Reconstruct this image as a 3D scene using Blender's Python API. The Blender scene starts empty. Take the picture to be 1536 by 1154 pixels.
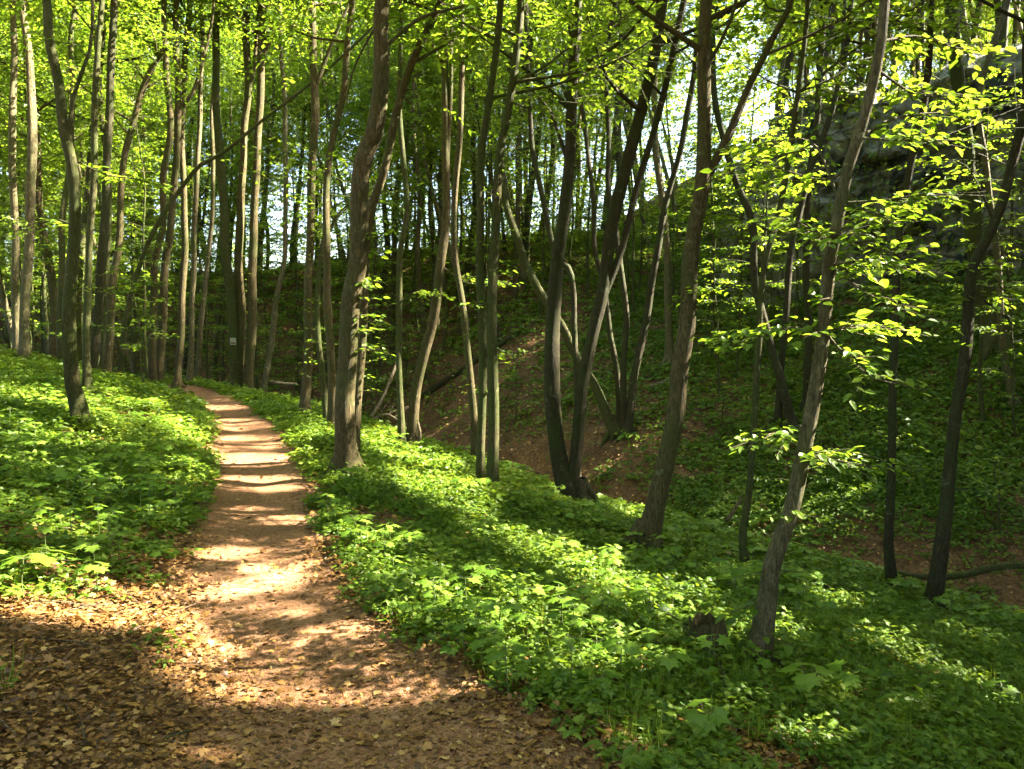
import bpy, math, random
import numpy as np
from mathutils import Vector

rng = np.random.default_rng(7)
random.seed(7)
SC = bpy.context.scene
COL = SC.collection

# ------------------------------------------------------------------ camera, world, sun, exposure
F, CX, CY = 1205.0, 768.0, 577.0            # focal length and centre in photograph pixels
PITCH = math.atan(87.0 / F)
CAM = np.array([0.0, 0.0, 1.6])
cd = bpy.data.cameras.new('camera'); cam = bpy.data.objects.new('camera', cd); COL.objects.link(cam)
cam.location = CAM; cam.rotation_euler = (math.radians(90) - PITCH, 0, 0)
cd.sensor_width = 36.0; cd.lens = 36.0 * F / 1536.0; cd.clip_end = 1000; cd.clip_start = 0.05
SC.camera = cam

SUN_EL, SUN_AZ = 42.0, 79.0                 # azimuth from +Y towards +X
el, az = math.radians(SUN_EL), math.radians(SUN_AZ)
S = np.array([math.sin(az) * math.cos(el), math.cos(az) * math.cos(el), math.sin(el)])
W = bpy.data.worlds.new('World'); SC.world = W; W.use_nodes = True
nt = W.node_tree; bg = nt.nodes['Background']; sky = nt.nodes.new('ShaderNodeTexSky')
sky.sky_type = 'NISHITA'; sky.sun_disc = False; sky.sun_elevation = el; sky.sun_rotation = az
nt.links.new(sky.outputs[0], bg.inputs[0]); bg.inputs[1].default_value = 0.05
sky.dust_density = 2.5; sky.ozone_density = 0.4; sky.air_density = 0.9
sl = bpy.data.lights.new('sun', 'SUN'); sl.energy = 5.0; sl.angle = math.radians(0.5); sl.color = (1.0, 0.93, 0.77)
so = bpy.data.objects.new('sun', sl); COL.objects.link(so)
so.rotation_euler = Vector(tuple(-S)).to_track_quat('-Z', 'Y').to_euler()
SC.view_settings.view_transform = 'Standard'; SC.view_settings.look = 'None'
SC.view_settings.exposure = 4.3; SC.view_settings.gamma = 1.0; SC.view_settings.use_curve_mapping = False
cy = SC.cycles
cy.max_bounces = 4; cy.diffuse_bounces = 2; cy.glossy_bounces = 2; cy.transmission_bounces = 3; cy.transparent_max_bounces = 4
cy.use_denoising = True; cy.use_adaptive_sampling = True; cy.adaptive_threshold = 0.02
cy.sample_clamp_indirect = 6.0; cy.caustics_reflective = False; cy.caustics_refractive = False

# ------------------------------------------------------------------ numeric helpers
def hash2(ix, iy, seed):
    h = (ix.astype(np.int64) * 374761393 + iy.astype(np.int64) * 668265263 + seed * 1442695041) & 0x7fffffff
    h = ((h ^ (h >> 13)) * 1274126177) & 0x7fffffff
    return ((h ^ (h >> 16)) & 0xffff) / 65535.0
def noise2(x, y, seed=0):
    x = np.asarray(x, float); y = np.asarray(y, float)
    ix = np.floor(x); iy = np.floor(y); fx = x - ix; fy = y - iy
    fx = fx * fx * (3 - 2 * fx); fy = fy * fy * (3 - 2 * fy)
    a = hash2(ix, iy, seed); b = hash2(ix + 1, iy, seed); c = hash2(ix, iy + 1, seed); d = hash2(ix + 1, iy + 1, seed)
    return (a * (1 - fx) + b * fx) * (1 - fy) + (c * (1 - fx) + d * fx) * fy
def fbm(x, y, seed=0, o=3):
    r = 0; a = .5
    for i in range(o):
        r = r + a * noise2(x * 2 ** i, y * 2 ** i, seed + i); a *= .5
    return r / (1 - .5 ** o)
def sstep(a, b, x):
    t = np.clip((x - a) / (b - a), 0, 1); return t * t * (3 - 2 * t)
def softplus(x, k):
    return np.where(x / k > 30, x, k * np.log1p(np.exp(np.clip(x / k, -30, 30))))
def nrm(v):
    return v / np.maximum(np.linalg.norm(v, axis=-1, keepdims=True), 1e-9)
def sdist(poly, x, y):
    """signed distance to a polyline, positive on its right-hand side; also the run along it"""
    best = np.full(x.shape, 1e9); sg = np.zeros(x.shape); run = np.zeros(x.shape); acc = 0.0
    n = len(poly) - 1
    for i in range(n):
        ax, ay = poly[i]; bx, by = poly[i + 1]; dx, dy = bx - ax, by - ay; L = math.hypot(dx, dy)
        t = ((x - ax) * dx + (y - ay) * dy) / (L * L)
        tc = np.clip(t, 0 if i > 0 else -50, 1 if i < n - 1 else 50)
        px, py = x - ax - tc * dx, y - ay - tc * dy
        d = np.hypot(px, py); s = np.sign(px * dy - py * dx)
        m = d < best - 1e-6
        best = np.where(m, d, best); sg = np.where(m, s, sg); run = np.where(m, acc + tc * L, run); acc += L
    return best * sg, run

# ------------------------------------------------------------------ lie of the land
PATH = [(0.9, -3), (0.2, 0), (-.52, 2.9), (-.95, 3.78), (-1.47, 4.7), (-2.04, 6.2), (-2.9, 9.2), (-4.3, 12.9), (-6.3, 17.3), (-9.2, 21.6), (-13, 23.2), (-20, 23.5)]
EDGE = [(-40, 22), (-22, 25), (-15, 26.5), (-10.5, 26), (-6.2, 21.5), (-2.2, 15.5), (0.3, 11.7), (2.0, 10.5), (3.4, 9.5), (5.2, 8.2), (9, 4), (13, -1), (17, -8)]
EDGE = EDGE[::-1]
CLIFF = [(9.5, 34), (7.6, 28.5), (7.5, 24.6), (9.6, 22.6), (12.6, 20.4), (16.5, 17), (20, 11), (24, 2)]
def path_u(x, y): return sdist(PATH, x, y)
def hw(y): return 0.43 + 0.36 * sstep(4.3, 2.4, y) + .08 * sstep(14, 20, y)
def ground(x, y):
    x = np.asarray(x, float); y = np.asarray(y, float)
    u, run = path_u(x, y); w, _ = sdist(EDGE, x, y)
    w = w + .5 * (noise2(x * .4, y * .4, 5) - .5)
    r = -0.2 * softplus(u - .8, .15)
    l = 1.75 * np.tanh(.3 * softplus(-u - .6, .15) / 1.75)
    near = r + l - .78 * softplus(w, .35) - .05 * np.exp(-(u / .5) ** 2)
    near = near + .12 * (fbm(x * .7, y * .7, 11) - .5) + .04 * (noise2(x * 2.7, y * 2.7, 12) - .5)
    wf = sstep(-1.0, 6.5, x)
    slope = .74 - .24 * wf
    a = -2.75 - .25 * wf + (slope + .05) * (w - 3.2)
    plat = np.clip(5.4 + .08 * x, 4.2, 6.2) + 3.2 * sstep(2.5, 11, x) + .02 * np.maximum(w - 12, 0)
    opp = -softplus(-(a - plat), .5) + plat
    opp = opp + .9 * (fbm(x * .22, y * .22, 21) - .5) + .3 * (fbm(x * .9, y * .9, 23) - .5)
    c, _ = sdist(CLIFF, x, y)
    rim = 8.4 - 2.2 * sstep(10, 4, x) + .5 * (noise2(x * .5, y * .5, 25) - .5)
    opp = opp + np.clip(rim - opp, 0, 5.6) * sstep(-.25, -1.5, c) * sstep(5.5, 9.0, x)
    d = near - opp
    return opp + softplus(d, .3)
def g1(x, y): return float(ground(np.array([x]), np.array([y]))[0])

def ray(px, py):
    dx = (px - CX) / F; dz = (CY - py) / F
    cp, sp = math.cos(PITCH), math.sin(PITCH)
    return np.array([dx, cp + dz * sp, -sp + dz * cp])
def at(px, py, d):
    r = ray(px, py); return CAM + r * (d / r[1])
def hit(px, py, lo=2.0, hi=60.0):
    r = ray(px, py); r = r / r[1]
    t = np.linspace(lo, hi, 1500); P = CAM + t[:, None] * r
    below = P[:, 2] < ground(P[:, 0], P[:, 1])
    i = int(np.argmax(below)) if below.any() else len(t) - 1
    return P[i]
def project(P):
    v = P - CAM; cp, sp = math.cos(PITCH), math.sin(PITCH)
    f = v[:, 1] * cp - v[:, 2] * sp; u = v[:, 1] * sp + v[:, 2] * cp
    f = np.where(np.abs(f) < 1e-3, 1e-3, f)
    return CX + F * v[:, 0] / f, CY - F * u / f, f

# sunflecks: where the canopy above is open, so that the sun reaches the ground (centre, half-size, tilt)
FLECK_PX = [(320, 592, 32, 4, 0), (335, 612, 36, 4, 0), (350, 634, 42, 5, 0), (365, 658, 48, 5, 0), (385, 692, 75, 12, 0), (300, 672, 40, 7, .35),
    (400, 735, 40, 6, 0), (375, 768, 45, 7, 0), (335, 833, 50, 11, 0), (390, 880, 75, 14, -.1), (465, 985, 125, 26, -.12), (260, 945, 60, 26, .2),
    (105, 908, 190, 42, .12), (300, 1135, 60, 8, 0), (640, 1050, 30, 8, 0), (820, 838, 110, 36, .35), (650, 745, 100, 28, .35), (600, 690, 80, 22, .3),
    (560, 660, 40, 12, 0), (900, 890, 95, 28, .35), (740, 810, 80, 18, .35), (960, 925, 70, 18, .3), (1060, 955, 50, 14, .3), (1225, 1050, 55, 18, .2),
    (1340, 990, 55, 12, .3), (1420, 1020, 60, 8, .35), (1290, 965, 40, 8, .1), (640, 905, 60, 12, .35), (700, 960, 40, 10, .3), (520, 810, 40, 14, .2),
    (170, 610, 75, 9, .12), (255, 652, 60, 12, .4), (150, 545, 70, 8, .1), (60, 610, 60, 7, .1), (330, 555, 50, 7, .2), (430, 600, 70, 12, .25),
    (480, 655, 50, 12, .2), (90, 800, 60, 12, .2), (60, 850, 40, 10, 0), (690, 515, 50, 9, -.5), (640, 545, 40, 7, -.4), (750, 420, 40, 9, -.4), (860, 745, 45, 10, .2),
    (1230, 745, 35, 25, 0), (940, 775, 30, 9, .2), (1500, 1075, 50, 8, .3), (850, 1010, 40, 12, .3), (1100, 1085, 60, 14, .2), (960, 1000, 40, 10, .2), (220, 330, 30, 20, 0), (1000, 1085, 60, 12, .3), (940, 1125, 50, 10, .3), (1150, 955, 50, 12, .3), (1440, 965, 60, 9, .3), (1190, 1115, 60, 12, .3), (1330, 1070, 60, 10, .3), (1020, 900, 50, 12, .35), (1080, 870, 40, 10, .3),
    (760, 905, 50, 14, .3), (820, 960, 60, 12, .3), (560, 870, 30, 12, .3), (1230, 905, 50, 9, .3), (20, 700, 60, 10, .2), (130, 730, 60, 9, .2), (220, 770, 40, 9, .3)]
FLECK_PX = np.array(FLECK_PX, float)
CULL3 = []          # 3-D points (point, radius) that the sun must reach: filled by the trees

def sun_open(P, mg=.05):
    """True for canopy points that would shade a sunfleck on the ground"""
    t = np.zeros(len(P)); Q = P.copy()
    for _ in range(14):
        h = Q[:, 2] - ground(Q[:, 0], Q[:, 1])
        t = t + h * .8 / S[2]; Q = P - S * t[:, None]
    px, py, f = project(Q)
    out = np.zeros(len(P), bool); mx_ = mg * F / np.maximum(f, 1)
    for cx, cy_, rx, ry, tl in FLECK_PX:
        c, s = math.cos(tl), math.sin(tl)
        a = ((px - cx) * c + (py - cy_) * s) / (rx * .92 + mx_); b = (-(px - cx) * s + (py - cy_) * c) / (ry * .8 + .35 * mx_)
        out |= (a * a + b * b < 1.0) & (f > 0)
    for p, r in CULL3:
        v = P - p; tt = v @ S
        out |= (tt > 1.2) & (np.linalg.norm(v - tt[:, None] * S, axis=1) < r + mg)
    return out

# ------------------------------------------------------------------ mesh building
class MB:
    def __init__(s): s.v = []; s.f = []; s.m = []; s.a = []; s.n = 0; s.sm = []
    def add(s, v, f, mat=0, val=None, smooth=False):
        v = np.asarray(v, float).reshape(-1, 3); f = np.asarray(f, np.int64)
        s.v.append(v); s.f.append(f + s.n); s.m.append(np.full(len(f), mat)); s.n += len(v); s.sm.append(np.full(len(f), smooth))
        s.a.append(np.zeros(len(v)) if val is None else np.broadcast_to(np.asarray(val, float), (len(v),)))
    def build(s, name, mats, parent=None, base=None):
        me = bpy.data.meshes.new(name)
        if s.n:
            v = np.concatenate(s.v)
            if base is not None: v = v - np.asarray(base)
            me.vertices.add(len(v)); me.vertices.foreach_set('co', v.ravel().astype(np.float32))
            li = np.concatenate([f.ravel() for f in s.f]); tot = np.concatenate([np.full(len(f), f.shape[1]) for f in s.f])
            st = np.concatenate([[0], np.cumsum(tot)[:-1]])
            me.loops.add(len(li)); me.loops.foreach_set('vertex_index', li.astype(np.int32))
            me.polygons.add(len(tot)); me.polygons.foreach_set('loop_start', st.astype(np.int32)); me.polygons.foreach_set('loop_total', tot.astype(np.int32))
            me.polygons.foreach_set('material_index', np.concatenate(s.m).astype(np.int32))
            me.polygons.foreach_set('use_smooth', np.concatenate(s.sm).astype(bool))
            at_ = me.attributes.new('v', 'FLOAT', 'POINT'); at_.data.foreach_set('value', np.concatenate(s.a).astype(np.float32))
            me.update(calc_edges=True)
        for m in mats: me.materials.append(m)
        o = bpy.data.objects.new(name, me); COL.objects.link(o)
        if parent is not None: o.parent = parent
        return o

def tube(mb, P, R, sides=8, mat=0, flute=0.0, seed=0, cap=False):
    P = np.asarray(P, float); R = np.asarray(R, float); n = len(P)
    T = np.gradient(P, axis=0); T = nrm(T)
    mean = nrm((P[-1] - P[0])[None])[0]; ref = np.eye(3)[int(np.argmin(np.abs(mean)))]
    A = nrm(np.cross(T, ref)); B = np.cross(T, A)
    th = np.arange(sides) * 2 * math.pi / sides
    r = R[:, None] * np.ones(sides)[None]
    if flute:
        s_ = np.concatenate([[0], np.cumsum(np.linalg.norm(np.diff(P, axis=0), axis=1))])
        k = seed * 7.13
        r = r * (1 + flute * (np.sin(3 * th[None] + s_[:, None] * .7 + k) * .5 + np.sin(2 * th[None] - s_[:, None] * 1.1 + k * 2) * .6)
                 + flute * 1.2 * (noise2(s_[:, None] * 2.2 + k, th[None] * 2 + 0 * s_[:, None], seed % 97) - .5))
    V = P[:, None] + r[..., None] * (np.cos(th)[None, :, None] * A[:, None] + np.sin(th)[None, :, None] * B[:, None])
    i = np.arange(n - 1)[:, None] * sides; j = np.arange(sides)[None]; k = (j + 1) % sides
    f = np.stack([i + j, i + k, i + sides + k, i + sides + j], -1).reshape(-1, 4)
    mb.add(V.reshape(-1, 3), f, mat, smooth=True)
    if cap:
        mb.add(np.concatenate([V[-1], P[-1:]]), np.stack([np.arange(sides), (np.arange(sides) + 1) % sides, np.full(sides, sides)], -1), mat)
        mb.add(np.concatenate([V[0], P[:1]]), np.stack([(np.arange(sides) + 1) % sides, np.arange(sides), np.full(sides, sides)], -1), mat)

def curve(pts, n):
    """smooth curve through points (Catmull-Rom)"""
    p = np.asarray(pts, float)
    if len(p) == 2: return p[0] + (p[1] - p[0]) * np.linspace(0, 1, n)[:, None]
    L = np.concatenate([[0], np.cumsum(np.linalg.norm(np.diff(p, axis=0), axis=1))]); q = np.linspace(0, L[-1], n)
    e = np.vstack([2 * p[0] - p[1], p, 2 * p[-1] - p[-2]])
    i = np.clip(np.searchsorted(L, q, 'right') - 1, 0, len(p) - 2); t = ((q - L[i]) / np.maximum(L[i + 1] - L[i], 1e-9))[:, None]
    a, b, c, d = e[i], e[i + 1], e[i + 2], e[i + 3]
    return .5 * (2 * b + (c - a) * t + (2 * a - 5 * b + 4 * c - d) * t ** 2 + (3 * b - a - 3 * c + d) * t ** 3)

# leaf templates: x across, y along, z up
OV = (np.array([(0, 0, 0), (.3, .42, .07), (0, 1, -.06), (-.3, .42, .07)]), np.array([(0, 1, 2), (0, 2, 3)]))
OV6 = (np.array([(0, 0, 0), (.27, .28, .06), (.25, .65, .05), (0, 1.05, -.08), (-.25, .65, .05), (-.27, .28, .06)]), np.array([(0, 1, 2, 3), (0, 3, 4, 5)]))
_o = [(.07, -.02), (.42, -.16), (.36, .06), (.62, .22), (.40, .34), (.56, .66), (.26, .62), (.17, .74), (.0, 1.06)]
_o = [(0, .05)] + _o + [(-x, y) for x, y in _o[-2::-1]]
MAPLE = (np.array([(0, .3, 0.03)] + [(x, y, -.10 * (abs(x) + max(y - .3, 0))) for x, y in _o]),
         np.array([(0, i, i + 1) for i in range(1, len(_o))] + [(0, len(_o), 1)]))
_q = [(.1, .02), (.33, .12), (.22, .28), (.36, .5), (.2, .58), (.22, .8), (0, 1.0)]
DEAD = (np.array([(0, 0, 0), (.22, .2, .12), (.3, .55, .16), (0, 1, .05), (-.28, .5, .02), (-.2, .2, .1)]), np.array([(0, 1, 2, 3), (0, 3, 4, 5)]))

_c = [(.06, .1), (.42, .02), (.30, .2), (.56, .36), (.30, .38), (.36, .62), (.17, .56), (.2, .82), (.08, .78), (0, 1.05)]
_c = [(0, .0)] + _c + [(-x, y) for x, y in _c[-2::-1]]
CUT = (np.array([(0, .4, .04)] + [(x, y, -.14 * abs(x) - .05 * y) for x, y in _c]), np.array([(0, i, i + 1) for i in range(1, len(_c))] + [(0, len(_c), 1)]))

def leaves(mb, P, D, N, size, tpl, mat=0, val=None):
    tv, tf = tpl; n = len(P)
    if n == 0: return
    D = nrm(D); X = nrm(np.cross(D, N)); N = np.cross(X, D)
    size = np.broadcast_to(np.asarray(size, float), (n,))
    V = P[:, None] + size[:, None, None] * (tv[None, :, 0, None] * X[:, None] + tv[None, :, 1, None] * D[:, None] + tv[None, :, 2, None] * N[:, None])
    f = (np.arange(n)[:, None, None] * len(tv) + tf[None]).reshape(-1, tf.shape[1])
    val = rng.random(n) if val is None else val
    mb.add(V.reshape(-1, 3), f, mat, np.repeat(val, len(tv)))

def sprays(mb, C, T, L, size, n=10, tpl=OV, mat=1, twig_mat=0, twig=True, jit=.3, droop=.15, val=None, cull=False):
    """flat leafy twigs: leaves left and right of a twig that starts at C and runs along T"""
    m = len(C)
    if m == 0: return
    T = nrm(T); up = np.array([0, 0, 1.0]); Sd = nrm(np.cross(T, up)); U = np.cross(Sd, T)
    L = np.broadcast_to(np.asarray(L, float), (m,)); size = np.broadcast_to(np.asarray(size, float), (m,))
    k = (np.arange(n) + .6) / n; side = np.where(np.arange(n) % 2 == 0, 1.0, -1.0)
    P = C[:, None] + T[:, None] * (k[None, :, None] * L[:, None, None]) + rng.normal(0, .02, (m, n, 3))
    P[..., 2] -= droop * (k[None] ** 2) * L[:, None]
    D = T[:, None] * (.45 + .7 * k[None, :, None] ** 3) + Sd[:, None] * side[None, :, None] * (1 - .6 * k[None, :, None] ** 3) + rng.normal(0, .22, (m, n, 3))
    D[..., 2] -= .25
    N = U[:, None] + rng.normal(0, jit, (m, n, 3))
    sz = size[:, None] * (.75 + .5 * rng.random((m, n)))
    base = rng.random((m, 1)) if val is None else np.broadcast_to(np.asarray(val, float), (m,))[:, None]
    vv = np.clip(base * .6 + .4 * rng.random((m, n)), 0, 1)
    P, D, N, sz, vv = P.reshape(-1, 3), D.reshape(-1, 3), N.reshape(-1, 3), sz.ravel(), vv.ravel()
    if cull:
        k2 = np.repeat(sun_open(C + T * L[:, None] * .5, .65), n); j = np.where(k2)[0]
        if len(j):
            bad = np.zeros(len(P), bool); bad[j] = sun_open(P[j] + nrm(D[j]) * sz[j, None] * .5, .03); P, D, N, sz, vv = P[~bad], D[~bad], N[~bad], sz[~bad], vv[~bad]
    leaves(mb, P, D, N, sz, tpl, mat, vv)
    if twig:
        E = C + T * L[:, None]; E[:, 2] -= droop * L
        r = .004 + .003 * L
        th = np.arange(3) * 2.094
        off = np.cos(th)[None, :, None] * Sd[:, None] + np.sin(th)[None, :, None] * U[:, None]
        V = np.concatenate([C[:, None] + off * r[:, None, None], E[:, None] + off * .3 * r[:, None, None]], 1)
        f = np.array([(0, 1, 4, 3), (1, 2, 5, 4), (2, 0, 3, 5)])
        mb.add(V.reshape(-1, 3), (np.arange(m)[:, None, None] * 6 + f[None]).reshape(-1, 4), twig_mat)

# ------------------------------------------------------------------ materials
def mat(name):
    m = bpy.data.materials.new(name); m.use_nodes = True; t = m.node_tree; t.nodes.clear()
    out = t.nodes.new('ShaderNodeOutputMaterial')
    def N(kind, **kw):
        n = t.nodes.new('ShaderNode' + kind)
        for k, v in kw.items():
            if k == 'op': n.operation = v
            elif k == 'bt': n.blend_type = v
            elif k == 'dt': n.data_type = v
            elif k == 'feature': n.feature = v
            elif k == 'an': n.attribute_name = v
            else: n.inputs[k.replace('_', ' ')].default_value = v
        return n
    return m, t, out, N
def ramp(N, t, src, stops):
    r = N('ValToRGB'); e = r.color_ramp.elements
    while len(e) < len(stops): e.new(.5)
    for i, (p, c) in enumerate(stops): e[i].position = p; e[i].color = (*c, 1)
    t.links.new(src, r.inputs[0]); return r.outputs[0]

def leaf_mat(name, stops, tr_gain, tr=.45, gloss=.05):
    m, t, out, N = mat(name); L = t.links.new
    a = N('Attribute', an='v')
    col = ramp(N, t, a.outputs['Fac'], stops)
    d = N('BsdfDiffuse'); L(col, d.inputs[0])
    tc = N('Mix', dt='RGBA', bt='MULTIPLY'); tc.inputs[0].default_value = 1
    L(col, tc.inputs[6]); tc.inputs[7].default_value = (*tr_gain, 1); tc.clamp_result = False
    tl = N('BsdfTranslucent'); L(tc.outputs[2], tl.inputs[0])
    mx = N('MixShader', Fac=tr); L(d.outputs[0], mx.inputs[1]); L(tl.outputs[0], mx.inputs[2])
    g = N('BsdfGlossy', Roughness=.45); m2 = N('MixShader', Fac=gloss); L(mx.outputs[0], m2.inputs[1]); L(g.outputs[0], m2.inputs[2])
    L(m2.outputs[0], out.inputs[0]); return m
M_CANOPY = leaf_mat('spring_leaves', [(0, (.052, .105, .007)), (.5, (.090, .165, .011)), (1, (.16, .23, .024))], (2.4, 2.0, 1.4), .56, .025)
M_HERB = leaf_mat('herb_leaves', [(0, (.044, .090, .006)), (.5, (.094, .16, .011)), (1, (.185, .24, .030))], (2.0, 1.7, 1.2), .38, .018)
M_MAPLE = leaf_mat('maple_seedling_leaves', [(0, (.066, .135, .009)), (.5, (.105, .185, .014)), (1, (.17, .25, .030))], (1.9, 1.7, 1.2), .4, .02)
M_DEAD = leaf_mat('dead_leaves', [(0, (.06, .028, .009)), (.35, (.155, .074, .02)), (.7, (.29, .15, .042)), (1, (.48, .32, .12))], (1.2, 1.0, .8), .12, .03)

def bark_mat(name, c0, c1, moss, mossamt):
    m, t, out, N = mat(name); L = t.links.new
    tc = N('TexCoord'); mp = N('Mapping'); mp.inputs['Scale'].default_value = (1, 1, .22); L(tc.outputs['Object'], mp.inputs[0])
    n1 = N('TexNoise', Scale=46.0, Detail=8.0, Roughness=.72); L(mp.outputs[0], n1.inputs['Vector'])
    n2 = N('TexNoise', Scale=2.2, Detail=4.0); L(tc.outputs['Object'], n2.inputs['Vector'])
    n3 = N('TexNoise', Scale=14.0, Detail=5.0); L(tc.outputs['Object'], n3.inputs['Vector'])
    col = ramp(N, t, n1.outputs['Fac'], [(.32, tuple(x * .45 for x in c0)), (.47, c0), (.68, c1)])
    mx = N('Mix', dt='RGBA'); mr = N('MapRange'); mr.inputs[1].default_value = .62 - mossamt * .3; mr.inputs[2].default_value = .8 - mossamt * .3
    mr.inputs[4].default_value = .85
    ad = N('Math', op='ADD'); ml = N('Math', op='MULTIPLY'); ml.inputs[1].default_value = .35
    L(n3.outputs['Fac'], ml.inputs[0]); L(n2.outputs['Fac'], ad.inputs[0]); L(ml.outputs[0], ad.inputs[1])
    sb = N('Math', op='SUBTRACT'); sb.inputs[1].default_value = .17; L(ad.outputs[0], sb.inputs[0])
    L(sb.outputs[0], mr.inputs[0]); L(mr.outputs[0], mx.inputs[0]); L(col, mx.inputs[6]); mx.inputs[7].default_value = (*moss, 1)
    n4 = N('TexNoise', Scale=150.0, Detail=5.0, Roughness=.7); L(mp.outputs[0], n4.inputs['Vector'])
    gr = ramp(N, t, n4.outputs['Fac'], [(.35, (.55, .55, .55)), (.62, (1.25, 1.25, 1.25))])
    g2 = N('Mix', dt='RGBA', bt='MULTIPLY'); g2.inputs[0].default_value = 1; L(mx.outputs[2], g2.inputs[6]); L(gr, g2.inputs[7])
    n5 = N('TexNoise', Scale=7.0, Detail=9.0, Roughness=.75); L(tc.outputs['Object'], n5.inputs['Vector'])
    lr = N('MapRange'); lr.inputs[1].default_value = .60; lr.inputs[2].default_value = .66; lr.inputs[4].default_value = .7; L(n5.outputs['Fac'], lr.inputs[0])
    lx = N('Mix', dt='RGBA'); L(lr.outputs[0], lx.inputs[0]); L(g2.outputs[2], lx.inputs[6]); lx.inputs[7].default_value = (*[min(c * 1.7 + .03, .4) for c in (c1[1], c1[1], c1[2])], 1)
    ah = N('Math', op='MULTIPLY_ADD'); L(n4.outputs['Fac'], ah.inputs[0]); ah.inputs[1].default_value = .45; L(n1.outputs['Fac'], ah.inputs[2])
    mx = lx
    b = N('Bump', Strength=1.0, Distance=.03); L(ah.outputs[0], b.inputs['Height'])
    p = N('BsdfPrincipled', Roughness=.85); p.inputs['Specular IOR Level'].default_value = .25
    L(mx.outputs[2], p.inputs['Base Color']); L(b.outputs[0], p.inputs['Normal']); L(p.outputs[0], out.inputs[0]); return m
M_BARK = [bark_mat('bark_brown', (.064, .046, .016), (.135, .10, .040), (.052, .058, .011), .55),
          bark_mat('bark_green', (.052, .046, .013), (.11, .096, .032), (.046, .058, .009), .8),
          bark_mat('bark_grey', (.09, .072, .032), (.20, .165, .085), (.064, .07, .015), .45),
          bark_mat('bark_dark', (.031, .024, .009), (.068, .053, .021), (.032, .04, .007), .6)]
M_DEADWOOD = bark_mat('dead_wood', (.14, .10, .06), (.30, .23, .15), (.07, .09, .02), .3)

def soil(name, path):
    m, t, out, N = mat(name); L = t.links.new
    tc = N('TexCoord'); P = tc.outputs['Object']
    w = N('TexNoise', Scale=9.0, Detail=3.0); L(P, w.inputs['Vector'])
    wp = N('VectorMath', op='MULTIPLY_ADD'); L(w.outputs['Color'], wp.inputs[0]); wp.inputs[1].default_value = (.12, .12, .12); L(P, wp.inputs[2])
    v = N('TexVoronoi', Scale=52.0 if path else 21.0); L(wp.outputs[0], v.inputs['Vector'])
    sep = N('SeparateColor'); L(v.outputs['Color'], sep.inputs[0])
    n1 = N('TexNoise', Scale=1.3, Detail=5.0); L(P, n1.inputs['Vector'])
    n2 = N('TexNoise', Scale=120.0, Detail=4.0); L(P, n2.inputs['Vector'])
    if path: st = [(0, (.08, .034, .012)), (.35, (.175, .083, .036)), (.75, (.28, .15, .08)), (1, (.44, .28, .17))]
    else: st = [(0, (.035, .02, .010)), (.35, (.095, .05, .02)), (.75, (.17, .095, .04)), (1, (.30, .19, .085))]
    f = N('Math', op='MULTIPLY_ADD'); L(n2.outputs['Fac'], f.inputs[0]); f.inputs[1].default_value = .7; 
    s2 = N('Math', op='MULTIPLY_ADD'); L(sep.outputs[0], s2.inputs[0]); s2.inputs[1].default_value = .55; s2.inputs[2].default_value = -.12
    L(s2.outputs[0], f.inputs[2])
    col = ramp(N, t, f.outputs[0], st)
    g = N('Mix', dt='RGBA', bt='MULTIPLY'); g.inputs[0].default_value = 1; L(col, g.inputs[6])
    gr = ramp(N, t, n1.outputs['Fac'], [(.3, (.72, .68, .62)), (.7, (1.12, 1.1, 1.08))]); L(gr, g.inputs[7])
    b = N('Bump', Strength=.8, Distance=.02); L(f.outputs[0], b.inputs['Height'])
    p = N('BsdfPrincipled', Roughness=.9); p.inputs['Specular IOR Level'].default_value = .2
    L(g.outputs[2], p.inputs['Base Color']); L(b.outputs[0], p.inputs['Normal']); L(p.outputs[0], out.inputs[0]); return m
M_GROUND = soil('forest_floor', False); M_PATH = soil('trodden_path', True)

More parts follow.
